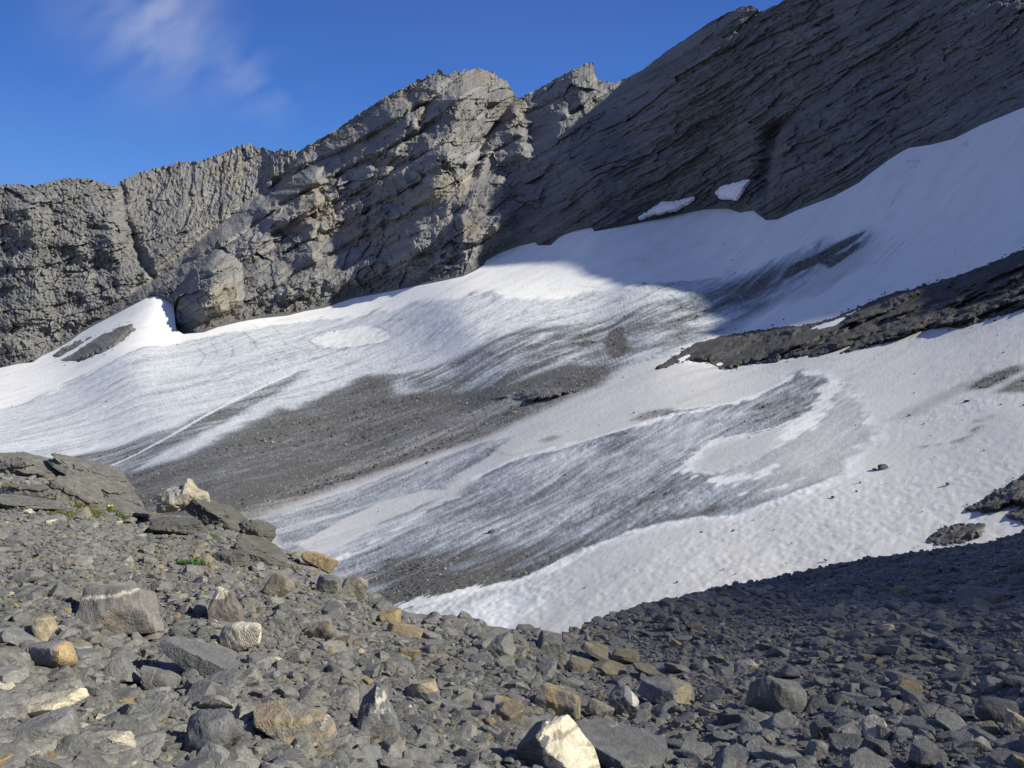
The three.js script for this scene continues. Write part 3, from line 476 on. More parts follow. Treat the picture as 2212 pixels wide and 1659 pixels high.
const wrapN = (u, v, f, s) => { // tileable value noise
  const x = u * f, y = v * f, i = fl(x), j = fl(y); let a = x - i, b = y - j; a = a * a * (3 - 2 * a); b = b * b * (3 - 2 * b); const h = (p, q) => hash(((p % f) + f) % f, ((q % f) + f) % f, s);
  return mix(mix(h(i, j), h(i + 1, j), a), mix(h(i, j + 1), h(i + 1, j + 1), a), b);
};
const stoneSkin = grainTexture(512, (u, v) => { let n = .3 * wrapN(u, v, 5, 1) + .3 * wrapN(u, v, 14, 2) + .22 * wrapN(u, v, 45, 3) + .3 * wrapN(u, v, 150, 4); const w = Math.abs(wrapN(u, v, 3, 8) + .35 * wrapN(u, v, 9, 9) - .72); let k = .5 + .5 * n; if (w < .005) k = 1; return [k, k, k * .99]; }, true);
const stoneBump = grainTexture(512, (u, v) => .45 * wrapN(u, v, 9, 11) + .3 * wrapN(u, v, 30, 12) + .25 * wrapN(u, v, 110, 13));
const tint = (r, g, b) => new THREE.MeshStandardMaterial({ color: new THREE.Color().setRGB(r, g, b), map: stoneSkin, bumpMap: stoneBump, bumpScale: .012, roughness: .9 });
const GREY = .235;
const tones = [[1, 1, .98], [.88, .885, .88], [1.12, 1.12, 1.08], [.8, .81, .81], [1.02, 1, .92], [1.2, 1.18, 1.1], [.94, .955, .97], [.72, .725, .72]].map(t => t.map(v => v * GREY));
const ochres = [[.31, .255, .165], [.27, .235, .17], [.33, .265, .145], [.255, .225, .18]], creams = [[.62, .56, .44], [.55, .5, .42]];
const matOf = new Map(); const material = c => { const k = c.join(); if (!matOf.has(k)) matOf.set(k, tint(...c)); return matOf.get(k); };

// ------------------------------------------------------------------ boulders one can single out
const placed = [];                                       // [px, py, half width px] taken by named boulders
const M4 = new THREE.Matrix4();
function paint(g, base, fn) { const p = g.attributes.position, c = new Float32Array(p.count * 3); for (let i = 0; i < p.count; i++) { const t = fn(p.getX(i), p.getY(i), p.getZ(i)) ?? base; c[3 * i] = t[0]; c[3 * i + 1] = t[1]; c[3 * i + 2] = t[2]; } g.setAttribute('color', new THREE.BufferAttribute(c, 3)); }
const paintedMat = new THREE.MeshStandardMaterial({ vertexColors: true, color: new THREE.Color().setRGB(1.2, 1.2, 1.2), map: stoneSkin, bumpMap: stoneBump, bumpScale: .012, roughness: .9 });
function boulder(o) {                                    // px, py: centre of its outline; w, h: outline in survey pixels
  const hit = groundHit(o.px, Math.max(o.py + o.h * .42, crestY(o.px) + 2)) || at(o.px, o.py + o.h * .4, o.d ?? crestD(o.px)); const d = o.d ?? -hit[2], k = d / F;
  const sc = o.w < 110 && !o.name && !o.paint ? .86 : 1, hx = o.w * sc * k / 2, hy = o.h * sc * k / 2 * (o.tall ?? .95), hz = hx * (o.deep ?? .75);
  let g = stoneShape(o.seed, [hx, hy, hz], Math.max(13, o.detail ?? 0), o.chips ?? 9, { sharp: o.sharp ?? 44, skew: o.skew ?? .34, bump: o.bump ?? .05, tex: 1.2, layers: o.layers });
  if (o.shape) { o.shape(g, hx, hy, hz); const u = g.attributes.uv.array.slice(); let n = new THREE.BufferGeometry(); n.setAttribute('position', g.attributes.position); n = toCreasedNormals(mergeVertices(n, 1e-6), .42); n.setAttribute('uv', new THREE.BufferAttribute(u, 2)); g = n; }
  if (o.paint) paint(g, o.color, (x, y, z) => o.paint(x / hx, y / hy, z / hz));
  const c = at(o.px, o.py, d); let m;
  if (o.paint) {                                         // the differently coloured face, vein or stain is a part of its own
    m = new THREE.Group(); const col = g.attributes.color, kinds = new Map();
    for (let i = 0; i < col.count; i += 3) { const k = [0, 1, 2].map(j => col.getX(i + j)).sort((p, q) => p - q)[1].toFixed(3); if (!kinds.has(k)) kinds.set(k, []); kinds.get(k).push(i, i + 1, i + 2); }
    const sorted = [...kinds.values()].sort((p, q) => q.length - p.length);
    [['body', sorted[0]], [o.part ?? 'stain', sorted.slice(1).flat()]].forEach(([name, ids]) => { if (!ids.length) return; const n = new THREE.BufferGeometry(); for (const k of ['position', 'normal', 'uv', 'color']) { const src = g.attributes[k], w = src.itemSize, out = new Float32Array(ids.length * w); ids.forEach((v, i) => { for (let j = 0; j < w; j++) out[i * w + j] = src.array[v * w + j]; }); n.setAttribute(k, new THREE.BufferAttribute(out, w)); } put(new THREE.Mesh(n, paintedMat), name, m); });
  } else m = new THREE.Mesh(g, material(o.color));
  m.position.set(c[0], c[1], c[2] - hz * .15); m.rotation.set(o.pitch ?? 0, o.yaw ?? 0, o.roll ?? 0);
  placed.push([o.px, o.py, o.w / 2, o.h / 2]);
  return thing(m, o.name ?? 'boulder', o.label, o.category ?? 'boulder', o.group);
}
const g1 = tones[0], g2 = tones[1], g3 = tones[2], gd = tones[3];
const ragged = (x, y, z, s) => .12 * vn(x * 5, y * 5 + z * 2, s) + .07 * vn(x * 12, y * 12 + z * 5, s + 1);
const bouldersList = [
  { px: 388, py: 1080, w: 120, h: 50, seed: 5, part: 'grey_patch', d: 15.2, color: [.34, .31, .26], deep: .5, roll: .04, detail: 14, sharp: 12, bump: .12, label: 'pale tan and grey boulder with a horn perched on the left knoll',
    shape: (g, hx, hy) => { const p = g.attributes.position; for (let i = 0; i < p.count; i++) { const x = p.getX(i) / hx, y = p.getY(i) / hy; if (y > 0) p.setY(i, p.getY(i) + hy * (.95 * Math.exp(-(((x - .3) / .13) ** 2)) * y + .3 * Math.exp(-(((x + .15) / .3) ** 2)) * y)); if (y < -.2 && x < 0) p.setX(i, p.getX(i) * .8); } },
    paint: (x, y, z) => vn(x * 3.2 + 3, y * 2.2 + z, 33) + .5 * vn(x * 8, y * 6 + z * 3, 34) > .06 ? [.27, .27, .265] : [.40, .36, .28] },
  { px: 683, py: 1212, w: 84, h: 36, seed: 12, color: [.40, .31, .18], roll: -.32, deep: .7, label: 'ochre slab boulder at the brink above the glacier' },
  { px: 515, py: 1375, w: 90, h: 60, seed: 21, part: 'scar', color: [.66, .6, .47], sharp: 9, deep: .9, label: 'rounded cream boulder with a grey scar on its upper left', detail: 12, paint: (x, y, z) => Math.hypot((x + .45) * 1.5, (y - .45) * 1.2) < .62 + ragged(x, y, z, 5) ? [.34, .32, .27] : y < -.45 + ragged(x, y, z, 9) ? [.27, .25, .22] : [.66, .6, .47] },
  { px: 246, py: 1318, w: 168, h: 108, seed: 33, part: 'vein', color: [.215, .2, .185], deep: .7, yaw: .25, roll: .1, detail: 14, label: 'largest grey block on the left with a white vein along its top', paint: (x, y, z) => Math.abs(y - .78 - .06 * x + .05 * vn(x * 6, z * 3, 4)) < .055 && z > -.2 ? [.62, .58, .5] : vn(x * 2, y * 2 + z, 6) > .35 ? [.25, .22, .185] : [.2, .19, .185] },
  { px: 432, py: 1428, w: 210, h: 62, seed: 41, color: [.175, .18, .195], roll: -.52, deep: .35, detail: 12, tall: .8, label: 'long blue grey slab slanting down to the right near the cream boulder' },
  { px: 1180, py: 1612, w: 128, h: 124, seed: 55, part: 'fracture_face', color: [.16, .163, .175], deep: .8, yaw: -.45, detail: 16, chips: 5, label: 'upright two tone boulder with a creamy white fracture face at the bottom', shape: (g, hx, hy) => { const p = g.attributes.position; for (let i = 0; i < p.count; i++) { const y = p.getY(i) / hy; if (y > -.2) { const k = 1 - .5 * (y + .2); p.setX(i, (p.getX(i) - hx * .25) * k + hx * .25); } } }, paint: (x, y, z) => x > .28 + .3 * ragged(x * .7, y, z, 15) * 4 - .15 * y ? (vn(x * 4, y * 6, 8) > .45 ? [.4, .36, .3] : [.78, .71, .57]) : [.16, .163, .175] },
  { px: 812, py: 1540, w: 86, h: 112, seed: 61, part: 'white_fleck', color: [.165, .168, .178], deep: .8, detail: 12, chips: 5, label: 'pyramid shaped grey boulder flecked with white on its right shoulder', shape: (g, hx, hy) => { const p = g.attributes.position; for (let i = 0; i < p.count; i++) { const y = p.getY(i) / hy; const k = 1 - .38 * Math.max(0, y + .2); p.setX(i, p.getX(i) * k); p.setZ(i, p.getZ(i) * k); } }, paint: (x, y, z) => x > .05 && y > .2 && vn(x * 5, y * 5, 3) + .4 * vn(x * 13, y * 13, 4) > -.05 ? [.6, .57, .5] : [.165, .168, .178] },
  { px: 1205, py: 1516, w: 104, h: 60, seed: 73, color: [.31, .245, .15], deep: .7, roll: -.06, detail: 11, label: 'square tan block lying flat above the two tone boulder', paint: (x, y, z) => x < -.55 + ragged(x, y, z, 3) || vn(x * 2.2, y * 2 + z, 7) > .42 ? [.2, .195, .18] : [.335, .26, .145] },
  { px: 915, py: 1493, w: 72, h: 44, seed: 81, color: [.24, .235, .23], deep: .8, label: 'grey block with tan stained top right of the pyramid boulder', paint: (x, y, z) => y > .25 + ragged(x, y, z, 2) ? [.36, .3, .2] : [.21, .21, .215] },
  { px: 118, py: 1522, w: 128, h: 52, seed: 92, color: [.55, .5, .4], deep: .8, roll: .3, tall: .7, label: 'cream topped slab near the bottom left corner', paint: (x, y, z) => vn(x * 2.5, z * 2.5, 4) + y * .6 > -.1 ? [.58, .52, .4] : [.22, .215, .2] },
  { px: 640, py: 1572, w: 165, h: 84, seed: 104, color: [.27, .25, .21], deep: .5, roll: .1, detail: 11, label: 'wide brown streaked slab standing on edge at the bottom', paint: (x, y, z) => vn(x * 1.5, y * 5, 4) > .3 ? [.34, .28, .19] : Math.abs(x - .72 - .25 * y) < .025 ? [.6, .57, .5] : [.235, .225, .2] },
  { px: 458, py: 1590, w: 110, h: 100, seed: 111, color: [.16, .162, .17], deep: .9, yaw: .5, label: 'dark grey wedge left of the brown streaked slab', detail: 11 },
  { px: 345, py: 1470, w: 98, h: 42, seed: 123, color: g2, deep: .6, roll: -.05, label: 'flat topped grey brick shaped stone under the long blue grey slab' },
  { px: 690, py: 1364, w: 66, h: 42, seed: 131, color: [.29, .255, .185], deep: .8, sharp: 12, label: 'rounded tan grey boulder right of the cream boulder', paint: (x, y, z) => x > .1 && y < .35 + ragged(x, y, z, 6) ? [.19, .185, .175] : [.31, .27, .19] },
  { px: 484, py: 1312, w: 62, h: 64, seed: 142, part: 'cap', color: [.2, .18, .16], deep: .8, chips: 4, label: 'brown pointed stone with a cream cap above the cream boulder', shape: (g, hx, hy) => { const p = g.attributes.position; for (let i = 0; i < p.count; i++) { const y = p.getY(i) / hy; const k = 1 - .4 * Math.max(0, y + .1); p.setX(i, p.getX(i) * k); } }, paint: (x, y, z) => y > .66 && x < .2 ? [.55, .5, .4] : [.195, .178, .16] },
  { px: 764, py: 1266, w: 68, h: 56, seed: 151, color: [.25, .235, .2], deep: .9, label: 'brownish grey boulder on the brink right of the ochre slab' },
  { px: 712, py: 1262, w: 62, h: 48, seed: 161, color: [.22, .22, .22], deep: .9, label: 'rounded grey boulder directly below the ochre slab', sharp: 10 },
  { px: 602, py: 1265, w: 66, h: 62, seed: 172, color: [.28, .25, .2], deep: .5, roll: -.6, label: 'tan faced slab leaning below the dark bedrock ledge' },
  { px: 838, py: 1334, w: 58, h: 24, seed: 183, color: [.35, .275, .15], deep: .7, label: 'small bright ochre slab on the edge right of the brownish boulder' },
  { px: 872, py: 1362, w: 100, h: 22, seed: 192, color: [.32, .265, .17], deep: .7, roll: -.16, label: 'thin tan plank of rock below the small ochre slab' },
  { px: 1192, py: 1392, w: 56, h: 50, seed: 203, color: gd, deep: .8, label: 'dark grey block standing at the notch in front of the snow', chips: 5 },
  { px: 1078, py: 1403, w: 58, h: 44, seed: 214, color: g1, deep: .8, roll: .3, label: 'grey tilted stone just left of the notch' },
  { px: 1290, py: 1412, w: 84, h: 30, seed: 226, color: [.265, .23, .16], deep: .9, roll: -.35, tall: .6, label: 'tan stained slab just right of the notch' },
  { px: 1352, py: 1420, w: 70, h: 30, seed: 227, color: [.27, .235, .155], deep: .9, roll: -.25, tall: .7, label: 'tan brown slab right of the slab beside the notch' },
  { px: 1322, py: 1447, w: 92, h: 30, seed: 228, color: [.27, .235, .155], deep: .9, roll: -.2, tall: .6, label: 'yellow stained slab lowest in the tan slab group' },
  { px: 1402, py: 1448, w: 86, h: 28, seed: 229, color: [.25, .22, .16], deep: .9, roll: -.3, tall: .6, label: 'olive tan slab at the right end of the tan slab group' },
  { px: 1248, py: 1440, w: 64, h: 34, seed: 230, color: [.26, .225, .16], deep: .8, roll: -.4, tall: .7, label: 'brownish slab leaning at the left end of the tan slab group' },
  { px: 1446, py: 1502, w: 128, h: 54, seed: 236, color: [.18, .18, .185], deep: .6, roll: -.12, detail: 11, label: 'long dark boulder with a tan patch on its right end', paint: (x, y, z) => x > .1 + ragged(x, y, z, 9) && y > -.25 + ragged(x, y, z, 12) && x < .7 ? [.36, .31, .22] : [.185, .185, .19] },
  { px: 1344, py: 1516, w: 66, h: 64, seed: 246, color: [.21, .212, .22], deep: .7, label: 'blue grey upright stone with a white edge beside the long dark boulder', paint: (x, y, z) => x > .62 && y > -.1 ? [.62, .6, .55] : [.2, .203, .212] },
  { px: 1345, py: 1622, w: 200, h: 90, seed: 257, color: [.19, .193, .198], deep: .9, roll: -.3, tall: .4, detail: 13, label: 'big smooth grey slab at the bottom right of the two tone boulder' },
  { px: 1295, py: 1535, w: 70, h: 40, seed: 263, color: [.27, .255, .21], deep: .7, roll: -.35, label: 'olive grey slab leaning against the tan block' },
  { px: 2128, py: 1288, w: 120, h: 34, seed: 275, color: [.22, .2, .17], deep: .8, label: 'flat brown slab with an ochre edge high on the right scree', paint: (x, y, z) => x > .2 && y < .5 ? [.38, .28, .15] : [.17, .165, .16] },
  { px: 1920, py: 1356, w: 30, h: 18, seed: 283, color: [.68, .6, .42], deep: .9, label: 'small pale yellow stone in the dark scree' },
  { px: 1942, py: 1276, w: 34, h: 22, seed: 294, color: [.4, .33, .2], deep: .9, label: 'tan stone above the small pale yellow stone' },
  { px: 2150, py: 1538, w: 100, h: 62, seed: 306, color: [.15, .15, .152], deep: .8, label: 'dark rounded boulder near the right edge', sharp: 12 },
  { px: 2196, py: 1562, w: 52, h: 52, seed: 314, color: [.55, .48, .36], deep: .5, label: 'cream sided stone against the dark boulder at the right edge' },
  { px: 1690, py: 1508, w: 118, h: 78, seed: 325, color: [.22, .218, .212], deep: .5, roll: -.35, detail: 11, label: 'pair of grey leaning slabs split by a dark gap right of centre' },
  { px: 1777, py: 1578, w: 60, h: 44, seed: 333, color: [.185, .178, .165], deep: .8, label: 'square brownish grey block below the leaning slabs' },
  { px: 2004, py: 1636, w: 98, h: 60, seed: 345, color: [.19, .19, .188], deep: .8, roll: -.1, label: 'grey boulder cut by the bottom edge on the right' },
  { px: 1897, py: 1618, w: 68, h: 46, seed: 353, color: [.145, .145, .14], deep: .8, label: 'dark block left of the grey boulder at the bottom edge' },
  { px: 1768, py: 1618, w: 56, h: 46, seed: 364, color: g3, deep: .9, sharp: 10, label: 'pale grey rounded stone at the bottom below the brownish block' },
  { px: 110, py: 1418, w: 92, h: 62, seed: 373, color: [.2, .195, .195], deep: .9, sharp: 10, label: 'rounded grey stone with a rusty right side on the left', paint: (x, y, z) => x > .6 + ragged(x, y, z, 2) ? [.36, .27, .15] : [.2, .196, .198] },
  { px: 90, py: 1362, w: 52, h: 58, seed: 383, color: [.28, .245, .17], deep: .7, label: 'tan brown stone with a dark left side near the left edge', paint: (x, y, z) => x < -.2 + ragged(x, y, z, 3) ? [.17, .165, .16] : [.29, .25, .175] },
  { px: 62, py: 1246, w: 76, h: 28, seed: 391, color: g2, deep: .7, label: 'grey brick shaped stone at the left edge below the bedrock' },
  { px: 110, py: 1580, w: 120, h: 70, seed: 401, color: g1, deep: .8, label: 'grey stone below the cream topped slab' },
];
bouldersList.forEach(boulder);
// layered bedrock of the left knoll: each slab on its own
const ledges = [
  [60, 1012, 170, 34, -.16, 'topmost bedrock slab on the skyline at the left edge'], [190, 1030, 190, 34, -.38, 'long sloping bedrock slab along the skyline of the left knoll'], [30, 1010, 80, 44, .1, 'rounded bedrock knob at the far left edge'], [255, 1078, 110, 30, -.5, 'sloping bedrock slab between the skyline and the perched boulder'],
  [55, 1065, 130, 34, -.08, 'second bedrock step under the skyline at the left edge'], [160, 1072, 120, 52, -.45, 'tilted bedrock face in the middle of the left knoll'], [45, 1092, 140, 26, -.1, 'lowest flat bedrock ledge left of the grass'], [260, 1100, 130, 24, -.25, 'flat bedrock slab right of the grass'],
  [470, 1120, 150, 46, -.42, 'dark fractured bedrock below the perched boulder'], [555, 1145, 74, 46, -.5, 'dark rounded end of the bedrock ledge above the ice'], [380, 1140, 130, 40, -.15, 'dark layered bedrock in front of the perched boulder'], [560, 1200, 150, 40, -.38, 'dark sloping bedrock ledge above the tan faced slab'], [500, 1205, 80, 34, -.25, 'small dark bedrock ledge right of the green plant'], [320, 1112, 60, 26, -.2, 'small dark block under the left end of the perched boulder'],
];
ledges.forEach(([px, py, w, h, roll, label], i) => boulder({ px, py, w, h: h * (i < 8 ? .95 : .8), seed: 900 + i * 7, color: i < 8 ? [.175, .172, .158] : [.13, .127, .115], d: ((q) => q ? -q[2] - .05 : crestD(px) - .2)(groundHit(px, py + h * .3)), deep: .8, roll, bump: .12, detail: 22, layers: 2.2, sharp: 30, tall: 1, name: 'bedrock_slab', label, category: 'bedrock' }));

// ------------------------------------------------------------------ the rest of the scree
{
  const rnd = mulberry(4242), list = [], shapes = [], fine = [];
  for (let k = 0; k < 12; k++) { const dims = [1, .2 + .38 * rnd(), .5 + .4 * rnd()]; shapes.push(stoneShape(2000 + k * 13, dims, 4, 6, { skew: .5, sharp: 40, bump: .05, tex: .25 })); fine.push(stoneShape(2000 + k * 13, dims, 6, 6, { skew: .5, sharp: 40, bump: .05, tex: .25 })); }
  const Q = new THREE.Quaternion(), E = new THREE.Euler(), up = new THREE.Vector3(), N = 96000;
  for (let k = 0; k < N; k++) {
    const px = -420 + 3100 * rnd(), top = crestY(px), py = top + 1 + (1960 - top) * Math.pow(rnd(), 1.15), u = rnd(), hit = groundHit(px, py);
    const q = [rnd(), rnd(), rnd(), rnd(), rnd(), rnd()];
    if (!hit) continue;
    const d = -hit[2], right = sst(1200, 1500, px - (py - 1385) * 1.2), smin = Math.max(.023, 4.2 * d / F), big = mix(.17, .24, sst(5, 12, d));
    let s = Math.min(big, smin * Math.pow(u + .0015, -.42)); if (px > 0 && px < 620 && py < 1230) s = Math.min(s, .17);
    const spx = s * F / d; if (placed.some(b => Math.abs(px - b[0]) < b[2] * (spx < 22 ? .8 : .92) + spx * .3 && py > b[1] - b[3] * 1.1 && py < b[1] + b[3] * (spx < 22 ? .5 : .72) + spx * .42)) continue;
    list.push({ hit, s: s / 2 * 1.25, spx, px, py, q, k });
  }
  for (let k = 0; k < 9000; k++) {                        // over the brink and down its far side
    const px = -300 + 2900 * rnd(), d = crestD(px) - .4 + 7 * rnd() * rnd(), x = (px - CX) / F * d, z = -d, u = rnd();
    if (placed.some(b => Math.abs(px - b[0]) < b[2] && crestY(px) < b[1] + b[3] + 12 && crestY(px) > b[1] - b[3] - 30)) { rnd(); continue; }
    list.push({ hit: [x, groundY(x, z), z], s: Math.min(.2, .055 * Math.pow(u + .002, -.4)) * .62, spx: 0, px: -9999, py: 9999, q: [rnd(), rnd(), rnd(), rnd(), rnd(), rnd()], k });
  }
  for (let k = 0; k < 9000; k++) {                        // beside the viewer, left and right of the frame
    const a = (50 + 60 * rnd()) * (rnd() < .5 ? -1 : 1) * Math.PI / 180, r = 1.6 + 14 * Math.pow(rnd(), 1.4), x = Math.sin(a) * r, z = -Math.cos(a) * r, u = rnd();
    list.push({ hit: [x, groundY(x, z), z], s: Math.min(.17, .04 * Math.pow(u + .002, -.42)) * .62, spx: 0, px: -9999, py: 9999, q: [rnd(), rnd(), rnd(), rnd(), rnd(), rnd()], k });
  }
  const pick = (e) => {
    const n = fbm(e.hit[0] / 1.6 + 5, e.hit[2] / 1.6, 801, 3), r = e.q[4];
    const och = n > .3 ? .2 : .05; if (r < och) return ochres[fl(e.q[5] * 4)]; if (r > .988) return creams[fl(e.q[5] * 2)]; return tones[fl(e.q[5] * 8)];
  };
  const place = (e, m) => { E.set((e.q[0] - .5) * .75, e.q[1] * 6.283, (e.q[2] - .5) * .75); Q.setFromEuler(E); const y = e.hit[1] + e.s * (.12 + .22 * e.q[3]); m.compose(new THREE.Vector3(e.hit[0], y, e.hit[2]), Q, new THREE.Vector3(e.s, e.s * (.75 + .4 * e.q[3]), e.s)); };
  const inFrame = list.filter(e => e.px > 4 && e.px < 2208 && e.py < 1654), rest = new Set(list);
  inFrame.sort((a, b) => b.spx - a.spx);
  const own = 300 - bouldersList.length - 1;
  const spots = [[-99, 1300, 380, 'in the rubble left of the large grey block'], [380, 1300, 760, 'in the rubble below the dark bedrock'], [760, 1400, 1110, 'along the brink left of the notch'], [-99, 1480, 340, 'in the rubble above the cream topped slab'], [340, 1480, 700, 'around the long blue grey slab'], [700, 1480, 1110, 'in the middle of the stony slope'], [-99, 1659, 330, 'near the bottom left corner'], [330, 1659, 740, 'near the brown streaked slab'], [740, 1659, 1110, 'between the pyramid and two tone boulders'], [1110, 1480, 1480, 'around the tan slab group'], [1110, 1659, 1480, 'around the big smooth slab'], [1480, 1480, 1850, 'in the left half of the dark scree'], [1480, 1659, 1850, 'around the leaning slabs'], [1850, 1480, 2300, 'in the right half of the dark scree'], [1850, 1659, 2300, 'near the bottom right corner']];
  const describe = (e, c) => {
    const spot = spots.find(q => e.px >= q[0] && e.px < q[2] && e.py < q[1]) ?? spots[8], t = tones.indexOf(c);
    const hue = ochres.includes(c) ? 'tan stained' : creams.includes(c) ? 'cream' : ['mid grey', 'grey', 'light grey', 'dark grey', 'brownish grey', 'pale grey', 'bluish grey', 'blackish grey'][t];
    return (e.spx > 62 ? 'large ' : e.spx > 48 ? '' : 'smaller ') + hue + ' angular stone ' + spot[3];
  };
  for (const e of inFrame.slice(0, own)) {
    rest.delete(e); const c = pick(e), m = new THREE.Mesh(fine[fl(e.q[4] * 991) % 12], material(c)); place(e, M4); M4.decompose(m.position, m.quaternion, m.scale);
    const label = describe(e, c); thing(m, 'stone', label, 'stone', label.replace(/ stone /, ' stones '));
  }
  const bins = shapes.map(() => []); for (const e of rest) bins[fl(e.q[4] * 991) % 12].push(e);
  const heap = new THREE.Group(); heap.name = 'scree_stones'; heap.userData = { kind: 'stuff', label: 'loose grey stones covering the moraine', category: 'scree' }; scene.add(heap);
  const white = new THREE.MeshStandardMaterial({ map: stoneSkin, bumpMap: stoneBump, bumpScale: .008, roughness: .92 }), C = new THREE.Color();
  bins.forEach((b, i) => { const im = new THREE.InstancedMesh(shapes[i], white, b.length); b.forEach((e, j) => { place(e, M4); im.setMatrixAt(j, M4); im.setColorAt(j, C.setRGB(...pick(e))); }); im.name = 'loose_stones'; im.userData.kind = 'stuff'; im.castShadow = im.receiveShadow = true; heap.add(im); });
}

// ------------------------------------------------------------------ stones lying on the glacier
{
  const rnd = mulberry(77), geo = stoneShape(3100, [1, .6, .8], 3, 6, { skew: .4, sharp: 14, tex: .3 });
  const lone = [[1906, 1010, 20, 'lens shaped dark stone alone on the right snowfield'], [1888, 1014, 8, 'small brown stone left of the lens shaped dark stone'], [2048, 1046, 9, 'dark stone on the snow right of the lens shaped one'], [2090, 868, 12, 'brown stone below the topmost debris patch on the right snow'], [1966, 898, 8, 'single dark stone high on the right snowfield'], [1584, 1146, 6, 'tiny dark stone on the snow below the dirty ice'], [1516, 1150, 6, 'tiny dark stone left of another below the dirty ice'], [1062, 1152, 20, 'grey stone in the middle of the dirty ice'], [1222, 1026, 9, 'tan stone on the dirty ice'], [1800, 1074, 8, 'dark stone at the lower right rim of the dirty ice'], [1136, 1240, 10, 'pale stone on the dark tongue of debris'], [884, 668, 10, 'white stone in the upper debris field'], [572, 954, 9, 'pale stone in the left half of the debris field']];
  lone[11] = [924, 1000, 9, 'pale stone in the right half of the debris field'];
  for (const [px, py, w, label] of lone) {
    const d = tps(px, py), p = at(px, py, d), s = w * d / F / 2, m = new THREE.Mesh(geo, material(/pale|tan/.test(label) ? ochres[3] : /brown/.test(label) ? [.13, .1, .08] : [.1, .1, .1]));
    m.position.set(p[0], p[1] + s * .3, p[2]); m.scale.set(s, s * .8, s); m.rotation.set(.2 * rnd(), 6 * rnd(), .2 * rnd()); thing(m, 'stone', label, 'stone');
  }
  const o3 = {}, list = [];
  for (let k = 0; k < 90000 && list.length < 12000; k++) {
    const px = 2300 * rnd() - 40, py = 520 + 800 * rnd(), q = [rnd(), rnd(), rnd()]; if (py < baseLine(px) + 6) continue;
    const d = tps(px, py), p = at(px, py, d); o3.upper = false; glacierLook(p[0], p[2], d, px, py, o3); let near = 0; for (const [poly] of outcrops) { const e = segDist(px, py, poly); if (e > -3 && e < 9) near = Math.max(near, .35 * (1 - Math.abs(e) / 9)); } if (q[0] > Math.max(near, sst(.62, 1.1, o3.dirt)) + .003) continue;
    list.push([p, Math.min(.9, (.0009 * d + .05) * Math.pow(q[1] + .03, -.35)), q]);
  }
  const im = new THREE.InstancedMesh(geo, new THREE.MeshStandardMaterial({ map: stoneSkin, roughness: .9 }), list.length), E = new THREE.Euler(), Q = new THREE.Quaternion(), C = new THREE.Color();
  list.forEach(([p, s, q], i) => { E.set(q[2] - .5, q[0] * 60, q[1] - .5); Q.setFromEuler(E); M4.compose(new THREE.Vector3(p[0], p[1] + s * .15, p[2]), Q, new THREE.Vector3(s / 2, s / 2.4, s / 2)); im.setMatrixAt(i, M4); const v = q[2] > .93 ? .34 : .07 + .09 * q[1]; im.setColorAt(i, C.setRGB(v * 1.05, v, v * .92)); });
  put(im, 'glacier_debris'); im.userData = { kind: 'stuff', label: 'small stones scattered over the dark glacier ice', category: 'debris' };
}

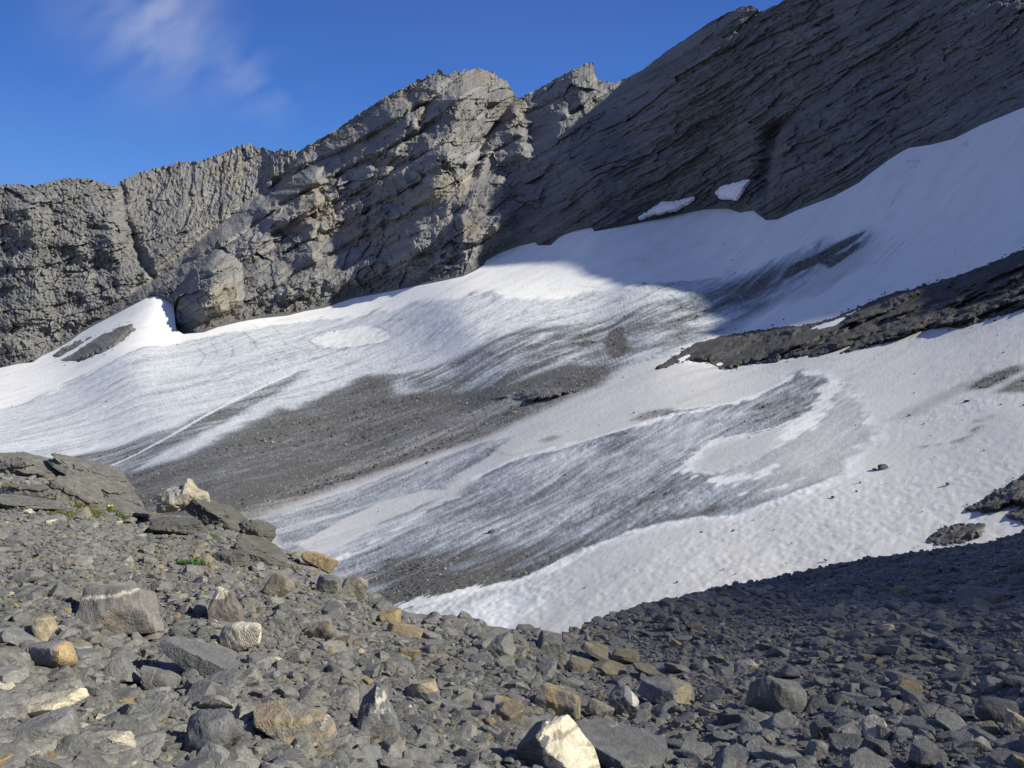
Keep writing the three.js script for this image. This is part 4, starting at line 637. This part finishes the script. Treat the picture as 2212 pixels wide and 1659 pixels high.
// ------------------------------------------------------------------ alpine plants on the knoll
{
  const rnd = mulberry(515), leaf = new THREE.MeshStandardMaterial({ vertexColors: true, roughness: .8, side: THREE.DoubleSide }), petal = new THREE.MeshStandardMaterial({ color: new THREE.Color().setRGB(.75, .45, .02), roughness: .7, side: THREE.DoubleSide });
  const tufts = [[150, 1108, 50, 9, 300, [.10, .125, .035], 'wide low patch of yellowish green grass below the left bedrock'], [196, 1106, 34, 14, 200, [.085, .12, .03], 'taller green tuft at the right end of the grass patch'], [245, 1108, 32, 13, 200, [.055, .10, .025], 'green plant with one yellow flower beside the grass patch'], [40, 1052, 40, 11, 80, [.14, .16, .05], 'sparse green plant among the slabs at the left edge'], [417, 1216, 34, 13, 170, [.04, .1, .025], 'dark green cushion plant in the stones left of the ochre slab'], [460, 1160, 30, 12, 110, [.09, .15, .03], 'small bright green tuft under the dark bedrock ledge'], [60, 1202, 30, 8, 50, [.08, .11, .03], 'faint green plant in the stones at the left']];
  for (const [px, py, w, h, n, c, label] of tufts) {
    const hit = groundHit(px, py + 4) || at(px, py + 4, crestD(px)), d = -hit[2], k = d / F, pos = [], col = [];
    for (let i = 0; i < n * 2.2; i++) {
      const a = rnd() * 6.283, r = Math.sqrt(rnd()), x = Math.cos(a) * r * w * k, z = Math.sin(a) * r * w * k * .6, H = h * k * (.5 + .8 * rnd()), b = rnd() * 6.283, lean = H * (.2 + .6 * rnd()), wd = .004 + .006 * rnd(), y0 = groundY(hit[0] + x, hit[2] + z) - hit[1] - .02;
      const ex = Math.cos(b) * wd, ez = Math.sin(b) * wd, mx = x - Math.sin(b) * lean * .4, mz = z + Math.cos(b) * lean * .4, tx = x - Math.sin(b) * lean, tz = z + Math.cos(b) * lean;
      pos.push(x - ex, y0, z - ez, x + ex, y0, z + ez, mx + ex, y0 + H * .65, mz + ez, x - ex, y0, z - ez, mx + ex, y0 + H * .65, mz + ez, mx - ex, y0 + H * .65, mz - ez, mx - ex, y0 + H * .65, mz - ez, mx + ex, y0 + H * .65, mz + ez, tx, y0 + H, tz);
      const v = .7 + .7 * rnd(), dry = rnd() < .15 ? 1.8 : 1; for (let j = 0; j < 9; j++) col.push(c[0] * v * dry, c[1] * v, c[2] * v);
    }
    const g = new THREE.BufferGeometry(); g.setAttribute('position', new THREE.Float32BufferAttribute(pos, 3)); g.setAttribute('color', new THREE.Float32BufferAttribute(col, 3)); g.computeVertexNormals();
    const o = new THREE.Group(); o.position.set(...hit); thing(o, 'alpine_plant', label, 'plant'); put(new THREE.Mesh(g, leaf), 'leaves', o);
    if (/flower/.test(label)) { const f = []; for (let j = 0; j < 7; j++) { const e = new THREE.CircleGeometry(.018, 6); e.scale(.6, 1, 1); e.translate(0, .02, 0); e.rotateX(-.9); e.rotateY(j * .9); f.push(e); } const m = new THREE.Mesh(mergeGeometries(f), petal); m.position.set(-.02, h * k * 1.25, .06); m.scale.setScalar(2.2); put(m, 'flower', o); }
  }
}

renderer.render(scene, camera);
